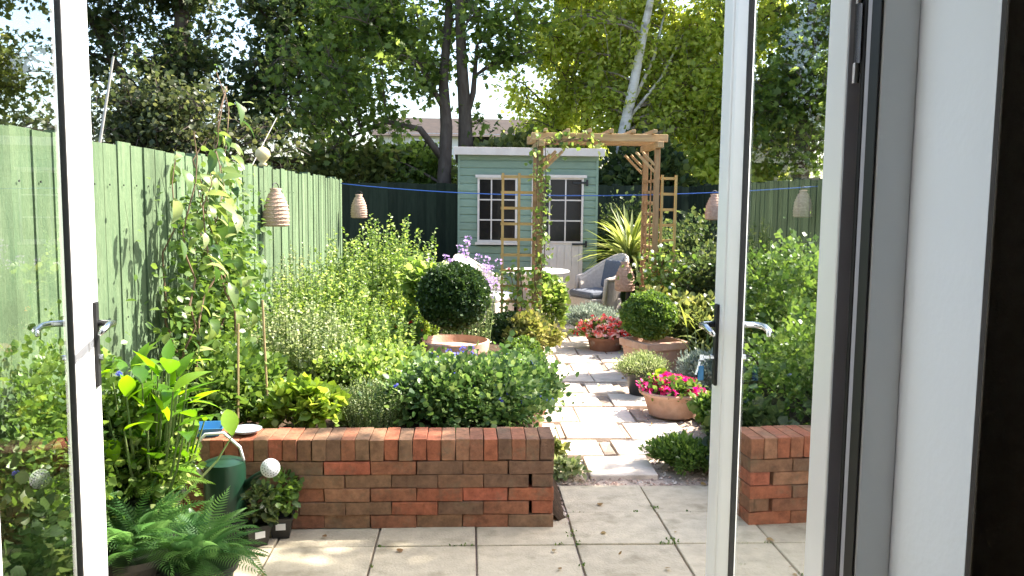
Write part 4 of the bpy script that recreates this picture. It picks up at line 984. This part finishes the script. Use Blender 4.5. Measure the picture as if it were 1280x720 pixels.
# centre sycamore, twin stemmed
tree('sycamore', 'twin stemmed sycamore with open green crown behind the shed', (-.28, 15.2, 0),
     [[(-.16, 0, -.1, .16), (-.14, 0, 1.8, .13), (-.10, 0, 2.8, .11), (-.16, .1, 3.6, .09), (-.08, .2, 4.6, .07), (-.05, .2, 6.5, .04)],
      [(.22, .15, -.1, .17), (.24, .15, 2.2, .15), (.22, .1, 3.0, .12), (.16, 0, 3.9, .10), (.10, -.1, 5.2, .075), (.12, 0, 7.2, .03)],
      [(-.12, 0, 2.2, .07), (-.55, -.1, 2.75, .055), (-1.1, -.2, 2.85, .04), (-1.7, -.2, 2.6, .02)],
      [(.22, .1, 2.9, .06), (.36, .1, 3.4, .05), (.42, 0, 4.2, .03)],
      [(-.14, 0, 3.1, .05), (-.7, .1, 4.1, .04), (-1.3, .2, 5.0, .025)]],
     [(-.6, 0, 5.0, 2.3, 1.4, 1.5), (-1.9, -.1, 3.5, 1.5, .9, 1.3), (1.0, 0, 4.6, .9, .9, 1.3), (.8, .3, 3.0, .5, .5, .6), (-1.3, 0, 2.5, .8, .6, .35), (-.5, .2, 7, 2.2, 1.5, 1.2)],
     L['syc'], 'barkd', 12000, .115, TM, .55, 140, clump=.38, seed=1, group=None)
# dark tree on the left
tree('oak', 'broad dense dark leaved tree filling the sky above the left fence', (-5.2, 16.5, 0),
     [[(0, 0, -.1, .28), (.1, 0, 2, .22), (-.1, 0, 4, .15), (.1, 0, 7, .06)], [(.1, 0, 2, .12), (1.2, .1, 3.6, .08), (2.0, .1, 5, .04)], [(0, 0, 2.2, .12), (-1.3, 0, 4, .08), (-2, 0, 5.5, .04)]],
     [(0, 0, 4.0, 2.6, 1.3, 1.9), (.4, -.4, 2.6, 2.6, .8, .8), (-1, 0, 6, 2.6, 1.6, 1.5), (1.6, 0, 4.4, 1.2, 1, 1.5)], L['dark'], 'barkd', 16500, .12, TM, .5, 190, clump=.38, seed=2)
tree('small_tree', 'olive green tree at far left seen through the door glass', (-8.6, 15, 0),
     [[(0, 0, -.1, .18), (.1, 0, 2, .14), (0, 0, 5.5, .04)]], [(0, 0, 3.4, 1.9, 1.2, 1.6), (.5, 0, 5.6, 1.8, 1.2, 1.1)], L['olive'], 'barkd', 11000, .12, TM, .5, 110, clump=.36, seed=3)
tree('small_tree', 'olive bush tree showing just above the left fence', (-4.3, 12.6, 0),
     [[(0, 0, -.1, .08), (0, 0, 2.6, .03)]], [(0, 0, 2.4, 2.1, .6, .75)], L['olive2'], 'barkd', 8500, .075, T4, .5, 60, clump=.3, seed=4)
tree('small_tree', 'airy young tree between the oak and the sycamore', (-2.9, 17.2, 0),
     [[(0, 0, -.1, .12), (.05, 0, 2, .09), (0, 0, 4.2, .05), (.1, 0, 6.5, .02)]], [(0, 0, 3.5, 1.3, .9, 1.1), (.2, 0, 5.2, 1.6, 1, 1.2), (1.6, 0, 4.6, .9, .8, .9)], L['syc'], 'barkd', 6500, .11, TM, .5, 90, clump=.38, seed=12)
# birches right
tree('birch', 'white barked birch leaning right with fine yellow green leaves', (2.50, 15.0, 0),
     [[(-.10, 0, -.1, .13), (.0, 0, 1.8, .115), (.17, 0, 2.7, .10), (.34, 0, 3.6, .082), (.48, 0, 4.4, .07), (.70, 0, 5.6, .05), (.9, 0, 7.6, .03)],
      [(.30, 0, 3.2, .035), (.70, .2, 4.0, .028), (.9, .3, 4.8, .018)], [(.2, 0, 2.9, .03), (.85, .2, 3.7, .024), (1.2, .3, 4.4, .015)]],
     [(.6, .9, 4.4, 1.6, .8, 1.7), (1.4, .7, 3.0, 1.1, .7, 1.1), (.2, .8, 6.6, 1.8, .9, 1.3)], L['birch'], 'birch', 36000, .08, T2, .6, 200, droop=.35, clump=.30, seed=5, group='birches behind the shed')
tree('birch', 'greyer birch with upright stems left of the white birch', (1.5, 16.6, 0),
     [[(.65, 0, -.1, .14), (.72, 0, 2.5, .11), (.78, 0, 5, .08), (.8, 0, 8, .03)], [(.3, .3, -.1, .11), (.34, .3, 3, .08), (.45, .3, 6.5, .03)]],
     [(.5, 0, 4.2, 1.4, 1.1, 1.7), (.2, 0, 6.8, 1.5, 1.1, 1.3), (.1, 0, 2.9, 1.0, .8, .7)], L['birch'], 'barkd', 25000, .08, T2, .6, 120, droop=.3, clump=.30, seed=6, group='birches behind the shed')
tree('birch', 'golden green birch crown next to the right door', (4.75, 15.2, 0),
     [[(0, 0, -.1, .13), (0, 0, 3, .09), (.1, 0, 7, .03)]], [(0, 0, 4.0, 1.6, 1.1, 1.9), (-.6, 0, 2.6, 1.3, .8, .8), (0, 0, 6.4, 1.5, 1.1, 1.3)], L['birch'], 'barkd', 32000, .078, T2, .6, 120, droop=.3, clump=.32, seed=7, group='birches behind the shed')
tree('garden_tree', 'dark green tree beyond the right fence behind the door glass', (5.6, 14.4, 0),
     [[(0, 0, -.1, .16), (0, 0, 3, .12), (.1, 0, 6, .04)]], [(0, 0, 3.3, 1.2, 1.0, 1.2), (.3, 0, 5.0, 1.3, 1, .8)], L['syc'], 'barkd', 6500, .12, TM, .5, 90, clump=.38, seed=8)
# neighbour's tree to the right, it dapples the patio with shade
tree('garden_tree', 'neighbouring tree whose shade dapples the patio', (6.5, 5.5, 0),
     [[(0, 0, -.1, .2), (0, 0, 3.5, .15), (.1, 0, 8.5, .04)]], [(-.6, 0.0, 6.2, 1.5, 1.3, 1.5)], L['syc'], 'barkd', 5200, .13, TM, .55, 90, clump=.42, seed=9)
# hedging just behind the back fence
for i, (x, y, rx, rz, h, lf, lab) in enumerate([(-2.0, 15.6, 1.1, .8, 1.7, 'olive', 'olive bush above the back fence left of the sycamore'), (-.9, 15.9, .8, .7, 1.75, 'syc', 'dark green bush behind the sycamore trunks'),
        (3.0, 14.6, .8, .8, 1.7, 'dark', 'dark bush between the shed and the arch post'), (4.6, 14.8, 1.2, .9, 1.5, 'birch', 'yellow green bush above the back fence beyond the arch'),
        (.9, 15.2, 1.0, .6, 2.0, 'olive', 'olive bush above the shed roof')]):
    plant('hedge_bush', lab, 'bush', (x, y, 0), (rx, .6, rz), 60, 4800, .09, L[lf], tpl=T4, h=h, stems='twig', group='bushes behind the back fence')

# ================================================================== BUILDINGS BEHIND
hb = thing('white_house', 'distant white rendered house with brown tiled roof behind the trees', 'house', (-1.0, 40, 0))
MB().box(-3.1, 6.0, 0, 6, 0, 4.55).build('wall', M['render'], hb)
rf = MB().add([(-3.4, -.4, 4.4), (6.3, -.4, 4.4), (6.3, 3, 5.5), (-3.4, 3, 5.5), (-3.4, 6.4, 4.5), (6.3, 6.4, 4.5)], [(0, 1, 2, 3), (3, 2, 5, 4), (0, 3, 4), (1, 5, 2), (0, 4, 5, 1)]); rf.build('roof', M['rooftile'], hb)
for x0, x1, z0, z1 in ((1.15, 1.95, 4.05, 4.42), (-1.6, -.6, 3.2, 4.2), (3.2, 4.2, 3.2, 4.2)):
    wf = MB().box(x0 - .09, x1 + .09, -.06, -.001, z0 - .09, z1 + .09).build('window', M['upvc'], hb); MB().box(x0, x1, -.075, -.0605, z0, z1).build('pane', M['pane'], wf)
ob = thing('outbuilding', 'low neighbouring outbuilding with blue grey glazed side and brown roof', 'outbuilding', (-3.3, 19, 0))
MB().box(-1.4, 1.0, 0, 2.4, 0, 2.15).build('wall', mat('blue_grey_cladding', (.32, .38, .44), (.26, .32, .38), .6, 4), ob)
MB().box(-1.6, 1.15, -.15, 2.6, 2.32, 2.42).build('roof', M['rooftile'], ob); MB().box(-1.5, 1.05, -.03, 2.5, 2.151, 2.319).build('fascia', M['rooftile'], ob)
for i in range(5): MB().box(-1.35 + i * .46, -1.35 + i * .46 + .40, -.02, -.001, 1.2, 2.05).build('pane', M['dish'], ob)
